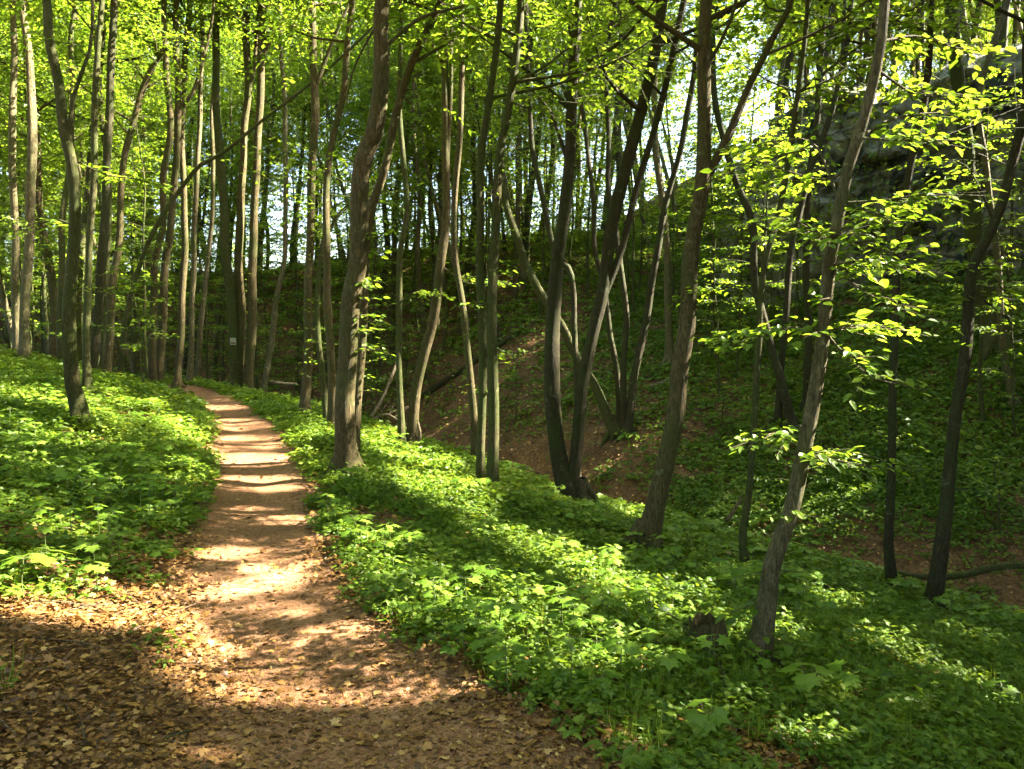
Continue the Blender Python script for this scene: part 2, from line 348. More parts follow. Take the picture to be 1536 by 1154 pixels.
def rock_mat():
    m, t, out, N = mat('limestone'); L = t.links.new
    tc = N('TexCoord'); P = tc.outputs['Object']
    n1 = N('TexNoise', Scale=.55, Detail=8.0, Roughness=.62); L(P, n1.inputs['Vector'])
    n2 = N('TexNoise', Scale=4.0, Detail=12.0, Roughness=.78); L(P, n2.inputs['Vector'])
    base = ramp(N, t, n2.outputs['Fac'], [(.32, (.11, .11, .065)), (.5, (.27, .26, .16)), (.7, (.46, .44, .31))])
    dark = ramp(N, t, n2.outputs['Fac'], [(.35, (.012, .014, .008)), (.7, (.045, .055, .022))])
    mx = N('Mix', dt='RGBA'); mr = N('MapRange'); mr.inputs[1].default_value = .40; mr.inputs[2].default_value = .47
    L(n1.outputs['Fac'], mr.inputs[0]); L(mr.outputs[0], mx.inputs[0]); L(dark, mx.inputs[6]); L(base, mx.inputs[7])
    wp = N('VectorMath', op='MULTIPLY_ADD'); L(n2.outputs['Color'], wp.inputs[0]); wp.inputs[1].default_value = (.5, .5, .35); L(P, wp.inputs[2])
    vc = N('TexVoronoi', Scale=1.15, feature='DISTANCE_TO_EDGE'); L(wp.outputs[0], vc.inputs['Vector'])
    cr = ramp(N, t, vc.outputs['Distance'], [(.0, (.12, .12, .10)), (.035, (.6, .6, .55)), (.09, (1, 1, 1))])
    mc = N('Mix', dt='RGBA', bt='MULTIPLY'); mc.inputs[0].default_value = 1; L(mx.outputs[2], mc.inputs[6]); L(cr, mc.inputs[7]); mx = mc
    n6 = N('TexNoise', Scale=22.0, Detail=6.0, Roughness=.7); L(P, n6.inputs['Vector'])
    hs = N('Math', op='MULTIPLY_ADD'); L(n6.outputs['Fac'], hs.inputs[0]); hs.inputs[1].default_value = .25; L(n2.outputs['Fac'], hs.inputs[2])
    b = N('Bump', Strength=1.0, Distance=.22); L(hs.outputs[0], b.inputs['Height'])
    p = N('BsdfPrincipled', Roughness=.92); L(mx.outputs[2], p.inputs['Base Color']); L(b.outputs[0], p.inputs['Normal']); L(p.outputs[0], out.inputs[0]); return m
M_ROCK = rock_mat()
def plain(name, c, rough=.6):
    m, t, out, N = mat(name); n = N('TexNoise', Scale=40.0, Detail=4.0)
    tc = N('TexCoord'); t.links.new(tc.outputs['Object'], n.inputs['Vector'])
    col = ramp(N, t, n.outputs['Fac'], [(.3, tuple(x * .75 for x in c)), (.7, c)])
    p = N('BsdfPrincipled', Roughness=rough); t.links.new(col, p.inputs['Base Color']); t.links.new(p.outputs[0], out.inputs[0]); return m
M_WHITE = plain('white_paint', (.34, .32, .22)); M_RED = plain('dark_red_paint', (.10, .008, .008)); M_STEM = plain('green_stems', (.10, .13, .03))

def tag(o, label=None, cat=None, group=None, kind=None):
    if label: o['label'] = label
    if cat: o['category'] = cat
    if group: o['group'] = group
    if kind: o['kind'] = kind
    return o
def empty(name, loc):
    o = bpy.data.objects.new(name, None); COL.objects.link(o); o.location = loc; o.empty_display_size = .2; return o

# ------------------------------------------------------------------ ground and path
def axis(lo, a, b, hi, fine, coarse):
    mid = np.arange(a, b, fine)
    def out(start, end):
        r = []; p = start; s = fine; sg = 1 if end > start else -1
        while (end - p) * sg > 0: s = min(s * 1.12, coarse); p += s * sg; r.append(p)
        return r
    return np.array(out(a, lo)[::-1] + list(mid) + out(b, hi))
gx = axis(-160, -14, 13, 160, .16, 9); gy = axis(-60, 0, 28, 220, .16, 9)
GX, GY = np.meshgrid(gx, gy); nx, ny = len(gx), len(gy)
V = np.stack([GX.ravel(), GY.ravel(), ground(GX.ravel(), GY.ravel())], 1)
i = np.arange(ny - 1)[:, None] * nx + np.arange(nx - 1)[None]
mb = MB(); mb.add(V, np.stack([i, i + 1, i + nx + 1, i + nx], -1).reshape(-1, 4), smooth=True)
tag(mb.build('ground', [M_GROUND]), kind='structure')
# path strip lying just above the forest floor, with a wandering outline
pc = curve([p for p in PATH if p[1] < 23.4], 260)[:, :2]
tn = nrm(np.gradient(pc, axis=0)); rt = np.stack([tn[:, 1], -tn[:, 0]], 1); H = hw(pc[:, 1]); sk = np.arange(len(pc)) * .12
rows = []
for q in np.linspace(-1, 1, 15):
    wob = np.where(q > 0, noise2(sk * 2.1, sk * 0 + 3.3, 31), noise2(sk * 2.3, sk * 0 + 9.1, 32)) * .34 + .85
    xy = pc + rt * (q * H * wob)[:, None]
    rows.append(np.column_stack([xy, ground(xy[:, 0], xy[:, 1]) + .012 * (1 - q ** 4) + .002]))
V = np.stack(rows, 1); n1 = 15
i = np.arange(len(pc) - 1)[:, None] * n1 + np.arange(n1 - 1)[None]
mb = MB(); mb.add(V.reshape(-1, 3), np.stack([i, i + 1, i + n1 + 1, i + n1], -1).reshape(-1, 4), smooth=True)
tag(mb.build('path', [M_PATH]), kind='structure')

# ------------------------------------------------------------------ rock cliff on the far side of the ravine
cl = curve(CLIFF, 260)[:, :2]; tz = np.linspace(0, 1, 90)
tn = nrm(np.gradient(cl, axis=0)); rt = np.stack([tn[:, 1], -tn[:, 0]], 1)       # rt points to the ravine side
gb = ground(cl[:, 0] + rt[:, 0] * .7, cl[:, 1] + rt[:, 1] * .7); sk = np.linspace(0, 40, len(cl))
top = 8.7 + 1.3 * (fbm(sk * .35, sk * 0, 41) - .5) - 4.2 * sstep(13, 2.0, sk)
Z = (gb - .8)[:, None] + (top - gb + .8)[:, None] * tz[None]
SK = np.broadcast_to(sk[:, None], Z.shape)
off = 1.5 * (fbm(SK * .5, Z * .45, 42, 4) - .5) + .9 * (fbm(SK * 1.6, Z * 1.3, 44, 4) - .5) + .45 * (fbm(SK * 4, Z * 3.2, 46, 4) - .5) - .35 * np.abs(fbm(SK * 1.1, Z * 1.7, 49, 3) - .5) ** .5 - .5 * tz[None] ** 2
off = off - 1.0 * sstep(.92, 1, tz)[None]
V = np.stack([cl[:, None, 0] + rt[:, None, 0] * (off + .45), cl[:, None, 1] + rt[:, None, 1] * (off + .45), Z], -1)
n1 = len(tz); i = np.arange(len(cl) - 1)[:, None] * n1 + np.arange(n1 - 1)[None]
mb = MB(); mb.add(V.reshape(-1, 3), np.stack([i, i + n1, i + n1 + 1, i + 1], -1).reshape(-1, 4), smooth=False)
tag(mb.build('cliff', [M_ROCK]), 'grey limestone rock face above the far side of the ravine', 'rock face', kind='structure')
# ivy and moss plants rooted all over the rock
k = rng.random(V.shape[:2]) < .4 * sstep(.52, .68, fbm(SK * .8 + 3, Z * .8, 48, 3) + .25 * sstep(.75, 1, tz)[None]); Q = V[k]; ro = np.broadcast_to(-rt[:, None], (len(rt), n1, 2))[k] * -1
Q = np.repeat(Q, 3, 0) + rng.normal(0, .16, (len(Q) * 3, 3)); nq = len(Q); N3 = np.column_stack([np.repeat(ro, 3, 0), np.full(nq, .6)]) + rng.normal(0, .4, (nq, 3)); Q = Q + nrm(N3) * .12
CLIFF_LEAVES = (Q, N3)

Q, N3 = CLIFF_LEAVES
mb = MB(); leaves(mb, Q, rng.normal(0, .5, (len(Q), 3)) + [0, 0, -.6], N3, rng.uniform(.08, .17, len(Q)), OV, 0)
tag(mb.build('ivy', [M_HERB]), kind='stuff')

# ------------------------------------------------------------------ trees
FWD = lambda d: d          # kept simple: distances run along +Y
def frame_top(d): return 1.6 + .40 * d
def limbs_and_crown(trunk, crown, stems, hb, H, R, n_leaf, size, seed, low=None, cull=True, tiers=1.0, bare=0.0):
    """side limbs go into the trunk's mesh, leafy twigs into the crown's; stems = list of (curve, radii) up to the tip"""
    r = np.random.default_rng(seed); C = []; T = []; Ls = []
    for P, rad in stems:
        zz = P[:, 2]; lo = max(hb, zz[0] + .3); tipz = zz[-1]
        if tipz - lo < .5: lo = tipz - .5
        nb = int(np.clip((tipz - lo) * 2.1, 5, 20)); ga = r.random() * 6.28
        for b in range(nb):
            h = lo + (tipz - lo) * ((b + r.random() * .8) / nb) ** .9
            k = int(np.clip(np.searchsorted(zz, h), 1, len(zz) - 1)); p0 = P[k]
            fr = (h - lo) / max(tipz - lo, .1)
            Lb = R * (.55 + .5 * r.random()) * (1 - fr * .62); a = ga + b * 2.4 + r.normal(0, .3); e = math.radians(18 + 42 * fr + r.normal(0, 8))
            dr = np.array([math.cos(a) * math.cos(e), math.sin(a) * math.cos(e), math.sin(e)])
            p1 = p0 + dr * Lb * .5 + r.normal(0, .08, 3); p2 = p0 + dr * Lb + np.array([0, 0, .15 * Lb]) + r.normal(0, .15, 3)
            cv = curve([p0, p1, p2], 7); rb = max(min(rad[k] * .5, .045), .008)
            tube(trunk, cv, np.linspace(rb, .005, 7), 5)
            m = max(int(Lb * 6.2 * tiers), 3); q = r.uniform(.22, 1, m); ip = q * 6; i0 = np.clip(ip.astype(int), 0, 5)
            pts = cv[i0] + (cv[i0 + 1] - cv[i0]) * (ip - i0)[:, None]
            sd = r.uniform(-1.3, 1.3, m); yaw = a + sd; d = np.stack([np.cos(yaw), np.sin(yaw), r.normal(.12, .22, m)], 1)
            C.append(pts + r.normal(0, .10, (m, 3))); T.append(d); Ls.append(r.uniform(.35, .85, m))
    if not C: return
    C = np.concatenate(C); T = np.concatenate(T); Ls = np.concatenate(Ls)
    nl = 9; want = max(n_leaf // nl, 10)
    if len(C) > want:
        kk = r.permutation(len(C))[:want]; C, T, Ls = C[kk], T[kk], Ls[kk]
    elif len(C) < want:
        kk = r.integers(0, len(C), want - len(C)); C = np.concatenate([C, C[kk] + r.normal(0, .3, (len(kk), 3))]); T = np.concatenate([T, T[kk] + r.normal(0, .6, (len(kk), 3))]); Ls = np.concatenate([Ls, Ls[kk]])
    sprays(crown, C, T, Ls, size, nl, OV, 1, 0, cull=cull)

def stem_from(pts, w0, w1, d, base=None, bury=.25):
    """pixel polyline -> 3-D centreline and radii at distance d (a little depth wander)"""
    P = np.array([at(x, y, d) for x, y in pts]); rr = np.linspace(w0, w1, len(P)) * .42 * d / F
    return P, rr

def make_tree(label, pts, w0, w1, d=None, H=None, forks=(), bark=0, crown=2600, R=2.1, size=.10, hb=None, group=None, name='tree', seed=0, flare=1.0,
              tufts=(), boughs=(), cull=True, sides=12, extend=True):
    r = np.random.default_rng(1000 + seed)
    if d is None:
        b = hit(*pts[0]); d = b[1]
    else:
        b = at(pts[0][0], pts[0][1], d); b[2] = g1(b[0], b[1])
    H = H or r.uniform(13, 16.5)
    P, rr = stem_from(pts, w0, w1, d)
    P[0] = b; up = P[:, 2] > b[2] + .15; up[0] = True; P, rr = P[up], rr[up]
    wand = np.cumsum(r.normal(0, .05, len(P))); wand -= wand[0]; P[:, 1] += wand * min(1, d / 12)
    P = np.vstack([b - np.array([0, 0, .3]), P]); rr = np.concatenate([[rr[0] * 1.05], rr])
    root = empty(name, b)
    def grow(P, rr, H):
        if not extend or P[-1, 2] > b[2] + H - .5: return P, rr, len(P)
        dr = nrm((P[-1] - P[-2])[None])[0]; q = P[-1]; ex = []
        n = int((b[2] + H - q[2]) / 1.0) + 1
        for k in range(n):
            dr = nrm((dr + np.array([r.normal(0, .07), r.normal(0, .07), .10]))[None])[0]; q = q + dr * 1.0; ex.append(q)
        return np.vstack([P, ex]), np.concatenate([rr, np.linspace(rr[-1], .02, len(ex) + 1)[1:]]), len(P)
    tr, cr = MB(), MB(); stems = []
    P, rr, _ = grow(P, rr, H)
    n = max(int((P[-1, 2] - b[2]) / .16), 24)
    cv = curve(P, n); s = np.concatenate([[0], np.cumsum(np.linalg.norm(np.diff(P, axis=0), axis=1))]); q = np.linspace(0, s[-1], n)
    rc = np.interp(q, s, rr); hgt = cv[:, 2] - b[2]
    rc = rc * (1 + .55 * flare * np.exp(-np.clip(hgt, 0, 9) / .16) + .18 * flare * np.exp(-np.clip(hgt, 0, 9) / .6))
    cv = cv + np.stack([.012 * np.sin(q * 3.1 + seed), .012 * np.cos(q * 2.3 + seed), 0 * q], 1) * np.minimum(q, 1)[:, None]
    tube(tr, cv, rc, sides, flute=.075, seed=seed)
    if flare > .3:                        # surface roots running out from the butt
        for k in range(4):
            a = r.random() * .6 + k * 1.57; L = rc[2] * r.uniform(1.6, 2.6)
            e = b + np.array([math.cos(a) * L, math.sin(a) * L, 0]); e[2] = g1(e[0], e[1]) - .05
            m_ = b + (e - b) * .45; m_[2] = max(b[2], e[2]) + .05
            tube(tr, curve([b + np.array([0, 0, rc[2] * 1.6]), m_, e], 7), np.linspace(rc[2] * .55, rc[2] * .18, 7), 7)
    stems.append((cv, rc))
    for fk in forks:
        fp, f0, f1 = fk[:3]; fd = fk[3] if len(fk) > 3 else 0.0; ext = fk[4] if len(fk) > 4 else True
        Q, qr = stem_from(fp, f0, f1, d); Q[:, 1] += np.linspace(0, 1, len(Q)) * fd
        host = min((st_[0] for st_ in stems), key=lambda c_: np.linalg.norm(c_ - Q[0], axis=1).min())
        k = int(np.argmin(np.linalg.norm(host - Q[0], axis=1))); Q[1:] += (host[k] - Q[0]) * [0, 1, 0]; Q[0] = host[k]
        Q, qr, _ = grow(Q, qr, H * r.uniform(.8, .95)) if ext else (Q, qr, 0)
        m = max(int(np.linalg.norm(Q[-1] - Q[0]) / .25), 10); c2 = curve(Q, m); s2 = np.concatenate([[0], np.cumsum(np.linalg.norm(np.diff(Q, axis=0), axis=1))])
        r2 = np.interp(np.linspace(0, s2[-1], m), s2, qr)
        tube(tr, c2, r2, max(sides - 3, 6), flute=.1, seed=seed + 5)
        if ext: stems.append((c2, r2))
    hb_ = hb if hb is not None else max(4.2, frame_top(d) - 1.0)
    limbs_and_crown(tr, cr, stems, b[2] + hb_ if hb is None else hb, H, R, int(crown * (2.9 if d > 12 else 2.0)), size, seed, cull=cull)
    # small leafy shoots on the bark: (px, py0, py1, count, side)
    for (x0, y0, y1, cnt, sd) in tufts:
        yy = r.uniform(y0, y1, cnt); C = []
        for y in yy:
            z = at(x0, y, d)[2]; k = int(np.argmin(np.abs(cv[:, 2] - z))); C.append(cv[k] + np.array([sd * rc[k] * .8 if sd else r.choice([-1, 1]) * rc[k] * .8, -rc[k] * .3, 0]))
        C = np.array(C); T = np.stack([np.full(cnt, float(sd)) + (r.choice([-1, 1], cnt) if sd == 0 else 0), r.normal(-.2, .6, cnt), r.normal(.15, .25, cnt)], 1)
        sprays(cr, C, T, r.uniform(.18, .38, cnt), .075, 6, OV6 if d < 9 else OV, 1, 0, val=r.uniform(.4, 1, cnt))
    tr.build('trunk', [M_BARK[bark]], root, b)
    cr.build('crown', [M_BARK[bark], M_CANOPY], root, b)
    # leafy boughs reaching into view: each a part of its own
    for bo in boughs:
        bp, dd, ns, lf = bo[:4]; ns = int(ns * 1.35); lf = lf * (.8 if d < 6 else .95)
        Q = np.array([at(x, y, d + dd * i_ / (len(bp) - 1)) for i_, (x, y) in enumerate(bp)])
        k = int(np.argmin(np.linalg.norm(cv - Q[0], axis=1))); Q[0] = cv[k]
        c2 = curve(Q, 10); m2 = MB(); tube(m2, c2, np.linspace(.012, .004, 10) * (d / 8) ** .5, 5)
        q = np.concatenate([r.uniform(.15, 1, ns), [1.0]]); ip = q * 8.99; i0 = ip.astype(int); pts_ = c2[i0] + (c2[i0 + 1] - c2[i0]) * (ip - i0)[:, None]
        dm = c2[-1] - c2[0]; ya = math.atan2(dm[1], dm[0]) + r.uniform(-1.0, 1.0, ns + 1); ya[-1] = math.atan2(dm[1], dm[0])
        sprays(m2, pts_, np.stack([np.cos(ya), np.sin(ya), r.normal(0, .12, ns + 1)], 1), r.uniform(.22, .45, ns + 1) * (lf / .075), lf, 8, OV6 if d < 10 else OV, 1, 0, val=r.uniform(.3, 1, ns + 1), jit=.28)
        m2.build('leafy_branch', [M_BARK[bark], M_CANOPY], root, b)
    tag(root, label, 'tree', group)
    return root, b, d

SUNNY = [((1262, 345), 4.3, .5), ((1250, 470), 4.3, .5), ((1300, 180), 4.3, .45), ((1160, 500), 4.3, .4), ((546, 470), 8.4, .30), ((540, 580), 8.6, .25), ((563, 290), 9.5, .25),
         ((122, 265), 9.3, .35), ((365, 520), 21, .4), ((376, 480), 21, .4), ((410, 500), 20.5, .4), ((358, 400), 21.5, .5), ((385, 300), 21, .5), ((1052, 260), 7.5, .22), ((1100, 190), 7.5, .25), ((665, 130), 15, .5),
         ((362, 250), 20, .5), ((650, 480), 14.5, .35), ((700, 420), 11.5, .3), ((1215, 640), 4.3, .3), ((1330, 340), 4.3, .45), ((1300, 440), 4.3, .45), ((1380, 180), 4.3, .4), ((1400, 290), 4.1, .3), ((230, 110), 18, .6), ((240, 320), 18, .6)]
for (p, dd, rr_) in SUNNY: CULL3.append((at(p[0], p[1], dd), rr_))
#@@LIST
# traced trees, nearest first --------------------------------------------------------------
T = make_tree
T('thick wavy brown trunk standing just right of the path, sunlit down its right edge', [(520, 720), (520, 618), (522, 552), (526, 452), (540, 383), (546, 250), (562, 207), (572, 133), (574, 67), (577, 0)], 34, 26,
  bark=0, seed=1, sides=18, flare=1.6, forks=[([(580, 70), (629, 23), (695, -5)], 7, 5, .3, False), ([(574, 40), (545, 68), (524, 105), (512, 150)], 5, 2, .3, False)], tufts=[(540, 330, 560, 16, 1)])
T('trunk growing behind the thick wavy one and leaning off to the right above it', [(530, 650), (536, 585), (541, 485), (555, 330), (572, 260), (595, 160), (622, 83), (655, 7)], 18, 13, d=9.6, bark=0, seed=2, crown=2000, tufts=[(545, 380, 620, 10, 1)])
T('left stem of the close pair of green trunks in mid slope', [(722, 738), (722, 618), (724, 485), (720, 385), (719, 320), (720, 250), (732, 167), (742, 83), (750, 0)], 15, 12, bark=1, seed=3, crown=2000, tufts=[(722, 280, 620, 9, 0)])
T('right stem of the close pair of green trunks in mid slope, stubby root', [(740, 744), (739, 618), (739, 485), (740, 367), (750, 233), (762, 167), (774, 67), (782, 0)], 19, 13, bark=1, seed=4, crown=2000,
  forks=[([(768, 125), (785, 110), (822, 87), (862, 53), (912, 27), (960, 0)], 5, 3, .4, False)], tufts=[(742, 250, 640, 9, 0)])
T('thin curving tan trunk just left of the close green pair', [(713, 650), (705, 552), (695, 468), (682, 385), (684, 283), (690, 190), (694, 90), (690, 0)], 13, 9, d=11.5, bark=0, seed=5, crown=1800)
T('dark forked trunk whose twin stems part a little above the slope edge', [(868, 758), (845, 720), (834, 652), (829, 552), (829, 485), (839, 385), (846, 340), (852, 267), (859, 167), (865, 67), (866, 0)], 30, 18, bark=3, seed=6, sides=16, flare=1.3, crown=2600,
  forks=[([(856, 735), (866, 668), (873, 585), (889, 502), (905, 435), (915, 350), (939, 250), (962, 167), (982, 83), (995, 0)], 24, 18), ([(905, 450), (920, 410), (935, 367), (955, 283), (985, 183), (1005, 100), (1022, 20)], 14, 10),
         ([(849, 250), (829, 160), (799, 113)], 8, 3, .5, False), ([(832, 165), (845, 100), (870, 40)], 6, 4, .4, False)])
T('stout trunk right of centre that forks into an upright stem and a reddish right stem', [(966, 830), (980, 770), (1012, 640), (1020, 552), (1032, 485), (1038, 385), (1046, 340), (1052, 283), (1054, 167), (1057, 67), (1062, 0)], 34, 21, bark=0, seed=7, sides=16, flare=1.5,
  forks=[([(1056, 275), (1074, 240), (1097, 193), (1124, 127), (1151, 73), (1171, 33), (1187, 0)], 15, 10), ([(1058, 110), (1067, 90), (1091, 40), (1104, 0)], 7, 5)])
T('leaning pale trunk with sunlit leafy sprays at right, dark at its foot', [(1134, 1004), (1152, 920), (1168, 845), (1188, 780), (1197, 752), (1211, 668), (1224, 585), (1237, 502), (1247, 385), (1256, 340), (1267, 267), (1287, 193), (1304, 100), (1316, 0)], 29, 17, bark=2, seed=8, sides=16, hb=5.2, size=.09, flare=1.7,
  tufts=[(1250, 330, 520, 15, 0), (1200, 640, 800, 8, 0), (1150, 860, 960, 5, 0)],
  boughs=[([(1240, 478), (1170, 492), (1095, 512)], .1, 9, .072), ([(1262, 345), (1310, 372), (1345, 380)], -.5, 6, .07), ([(1258, 330), (1300, 318), (1340, 335)], -.4, 7, .07), ([(1252, 380), (1300, 392), (1330, 400)], -.3, 6, .07),
          ([(1248, 420), (1300, 440), (1345, 462)], -.4, 7, .07), ([(1268, 290), (1330, 300), (1390, 290)], -.3, 7, .07), ([(1285, 225), (1330, 210), (1390, 210)], -.3, 6, .07), ([(1290, 190), (1350, 175), (1440, 168)], .3, 8, .075),
          ([(1240, 490), (1290, 488), (1325, 490)], .2, 6, .07), ([(1235, 520), (1275, 540), (1310, 568)], -.3, 5, .07), ([(1306, 130), (1370, 140), (1420, 145)], .2, 5, .075), ([(1265, 300), (1220, 215), (1160, 212)], .3, 8, .075),
          ([(1255, 350), (1220, 345), (1190, 330)], -.2, 6, .07), ([(1310, 60), (1380, 55), (1450, 80)], .3, 8, .075), ([(1205, 650), (1170, 648), (1140, 655)], -.2, 6, .06), ([(1205, 670), (1250, 690), (1300, 700)], -.2, 6, .06),
          ([(1270, 250), (1230, 270), (1130, 240)], .4, 8, .075)])
T('slender straight green trunk left of the leaning sunlit one', [(1118, 852), (1116, 800), (1124, 752), (1131, 652), (1139, 552), (1146, 500), (1150, 452), (1156, 385), (1171, 333), (1191, 250), (1204, 183), (1214, 100), (1221, 0)], 13, 9, bark=1, seed=9, crown=1600,
  boughs=[([(1150, 440), (1110, 430), (1060, 438)], .2, 7, .08), ([(1168, 340), (1120, 330), (1080, 318)], .3, 8, .085), ([(1195, 240), (1140, 215), (1085, 225)], .3, 9, .085), ([(1210, 130), (1150, 120), (1110, 95)], .5, 8, .085), ([(1212, 140), (1260, 110), (1300, 60)], .5, 8, .085)])
T('slim dark trunk rising from the slope edge, left of the two at far right', [(1340, 892), (1333, 820), (1331, 770), (1334, 718), (1334, 620), (1337, 518), (1344, 385), (1351, 333), (1364, 250), (1381, 150), (1387, 33), (1389, 0)], 17, 10, bark=3, seed=10, crown=1800,
  boughs=[([(1381, 150), (1430, 140), (1470, 150)], .5, 7, .085), ([(1386, 60), (1340, 30), (1290, 35)], .5, 8, .085)])
T('dark trunk at the far right bending away to the right, flared at its foot', [(1399, 918), (1404, 845), (1413, 770), (1421, 745), (1434, 635), (1447, 535), (1461, 435), (1474, 392), (1491, 367), (1517, 300), (1536, 235), (1548, 150), (1555, 60)], 24, 15, bark=3, seed=11,
  tufts=[(1450, 400, 520, 7, 0), (1420, 640, 800, 6, 1)], boughs=[([(1470, 400), (1430, 395), (1395, 402)], -.3, 6, .075), ([(1480, 385), (1510, 440), (1540, 445)], -.4, 7, .075), ([(1500, 340), (1450, 250), (1400, 240)], .4, 7, .08), ([(1460, 440), (1500, 470), (1535, 500)], -.3, 6, .07)])
T('knobbly trunk on the left bank standing alone in the green herbs', [(116, 645), (113, 610), (110, 578), (115, 485), (117, 385), (122, 267), (110, 200), (97, 133), (83, 67), (72, 0)], 25, 14, bark=1, seed=12, sides=14, crown=2200,
  forks=[([(114, 215), (125, 143), (147, 83), (152, 0)], 7, 5)], boughs=[([(121, 250), (160, 262), (205, 268)], .4, 6, .09), ([(118, 350), (80, 330), (40, 345)], .4, 5, .09)], tufts=[(117, 420, 520, 4, 0)])
# mid distance
T('slim wavy trunk at the edge of the slope, left of a thicker bent one', [(602, 652), (600, 552), (597, 485), (599, 385), (608, 320), (602, 233), (596, 120), (598, 0)], 12, 8, d=12.5, bark=1, seed=13, crown=1500, boughs=[([(598, 455), (625, 438), (650, 442)], -.3, 6, .08)])
T('bent trunk curving right, bright on its upper right side, near the slope edge', [(617, 660), (625, 585), (635, 535), (652, 468), (664, 385), (668, 333), (669, 200), (664, 67), (662, 0)], 19, 12, d=12.6, bark=0, seed=14, crown=1800, forks=[([(668, 250), (676, 140), (677, 0)], 8, 6)], boughs=[([(664, 400), (700, 425), (740, 420)], -.2, 7, .08)])
T('long mossy leftmost stem of the clump on the far slope, sloping left', [(922, 652), (895, 585), (865, 535), (845, 492), (812, 442), (789, 395), (779, 367), (759, 310), (752, 240), (760, 150), (772, 50)], 17, 10, bark=1, seed=15, crown=1300)
T('crooked middle stem of the clump low on the far slope', [(931, 652), (925, 552), (915, 492), (905, 420), (892, 367), (889, 283), (879, 200), (868, 120)], 11, 7, bark=3, seed=16, crown=1100)
T('straight stem in the clump on the far slope, between crooked and leaning ones', [(937, 652), (934, 585), (939, 485), (934, 418), (922, 340), (914, 300), (912, 167), (909, 80), (925, 0)], 12, 8, bark=3, seed=17, crown=1100)
T('right leaning stem of the clump low on the far slope', [(941, 655), (952, 568), (972, 468), (982, 402), (994, 330), (1009, 267), (1022, 213), (1040, 120), (1050, 0)], 14, 9, bark=3, seed=18, crown=1200)
T('dark trunk leaning left on the far slope behind the slender green one', [(1187, 642), (1171, 572), (1157, 525), (1141, 468), (1131, 412), (1127, 333), (1107, 277), (1087, 217), (1074, 157), (1068, 60)], 16, 10, bark=3, seed=19, crown=1500)
T('upright dark trunk on the far slope half hidden by the leaning sunlit one', [(1209, 614), (1211, 518), (1207, 385), (1211, 267), (1225, 150), (1235, 0)], 13, 10, bark=3, seed=20, crown=1500)
T('thick mossy old trunk with a hollow foot below the rock face', [(1494, 520), (1482, 470), (1474, 435), (1464, 380), (1457, 360), (1447, 267), (1444, 217), (1429, 133), (1418, 50)], 36, 20, bark=1, seed=21, sides=14, crown=1800, boughs=[([(1440, 200), (1480, 190), (1520, 205)], .4, 7, .09), ([(1430, 140), (1390, 110), (1340, 105)], .4, 7, .09)])
T('thin grey trunk at the right edge beside the old hollow one', [(1522, 610), (1507, 518), (1501, 418), (1484, 267), (1471, 167), (1491, 67), (1514, 0)], 12, 9, bark=2, seed=22, crown=1300, boughs=[([(1503, 440), (1530, 445), (1560, 450)], -.3, 6, .085), ([(1500, 400), (1530, 330), (1560, 330)], .2, 6, .085)])
T('grey trunk standing by the left end of the rock face', [(1005, 470), (1001, 400), (997, 330), (985, 250), (980, 150), (985, 40)], 14, 10, d=22, bark=2, seed=23, crown=1500)
T('thin trunk on the far slope with a straight dark stem above the clump', [(869, 545), (860, 440), (838, 390), (822, 333), (802, 233), (795, 167), (790, 40)], 11, 8, d=17, bark=3, seed=24, crown=1300)
T('dark trunk leaning in front of the rock face left of the leafy sprays', [(1170, 470), (1185, 390), (1196, 330), (1215, 260), (1245, 170), (1265, 90), (1275, 0)], 12, 9, d=17, bark=3, seed=25, crown=1500)
# left wood
T('leftmost thin pale trunk at the picture edge', [(23, 500), (20, 385), (17, 200), (15, 100), (12, 0)], 13, 10, d=17, bark=2, seed=30, crown=1700)
T('straight pale trunk second from the left edge, dark at its foot', [(33, 508), (40, 385), (45, 230), (40, 100), (31, 0)], 17, 12, d=16, bark=2, seed=31, crown=1700)
T('slim trunk on the bank left of the knobbly one, forked high up', [(89, 508), (95, 418), (97, 330), (103, 250), (107, 170), (104, 60), (108, 0)], 11, 8, d=17, bark=1, seed=32, crown=1500)
T('short dark trunk just behind the knobbly one on the left bank', [(130, 555), (128, 452), (131, 385), (140, 300), (142, 200), (150, 90), (158, 0)], 13, 9, d=13.5, bark=1, seed=33, crown=1500)
T('dark upright trunk on the bank to the right of the knobbly one', [(138, 523), (146, 430), (150, 385), (157, 233), (163, 67), (167, 0)], 14, 12, d=17, bark=3, seed=34, crown=1700)
T('brown trunk with a broken sunlit top leaning right over the left bank', [(158, 522), (168, 440), (175, 367), (182, 240), (197, 183), (210, 127), (230, 87), (247, 72)], 13, 9, d=18, bark=0, seed=35, crown=600, extend=False, hb=5.5)
T('slim trunk paired with the broken topped one', [(151, 520), (157, 435), (160, 380), (164, 290), (150, 180), (138, 60), (136, 0)], 10, 7, d=18.3, bark=1, seed=36, crown=1300)
T('long thin trunk slanting far to the right across the left wood', [(177, 525), (193, 468), (208, 400), (230, 347), (253, 307), (270, 283), (300, 250), (327, 233), (350, 217), (393, 180), (467, 123), (510, 90), (560, 40)], 9, 4.5, d=19, bark=1, seed=37, crown=900, tufts=[(230, 300, 400, 8, 0)])
T('left trunk of the pair where the bank meets the dark slope', [(228, 535), (230, 418), (243, 340), (245, 267), (255, 183), (247, 83), (245, 0)], 13, 9, d=20, bark=0, seed=38, crown=1500)
T('right trunk of the pair where the bank meets the dark slope, forked above', [(237, 537), (247, 418), (256, 350), (264, 267), (270, 167), (267, 80), (266, 0)], 14, 10, d=20.4, bark=0, seed=39, crown=1500, forks=[([(271, 160), (290, 143), (305, 97), (320, 30)], 8, 5)])
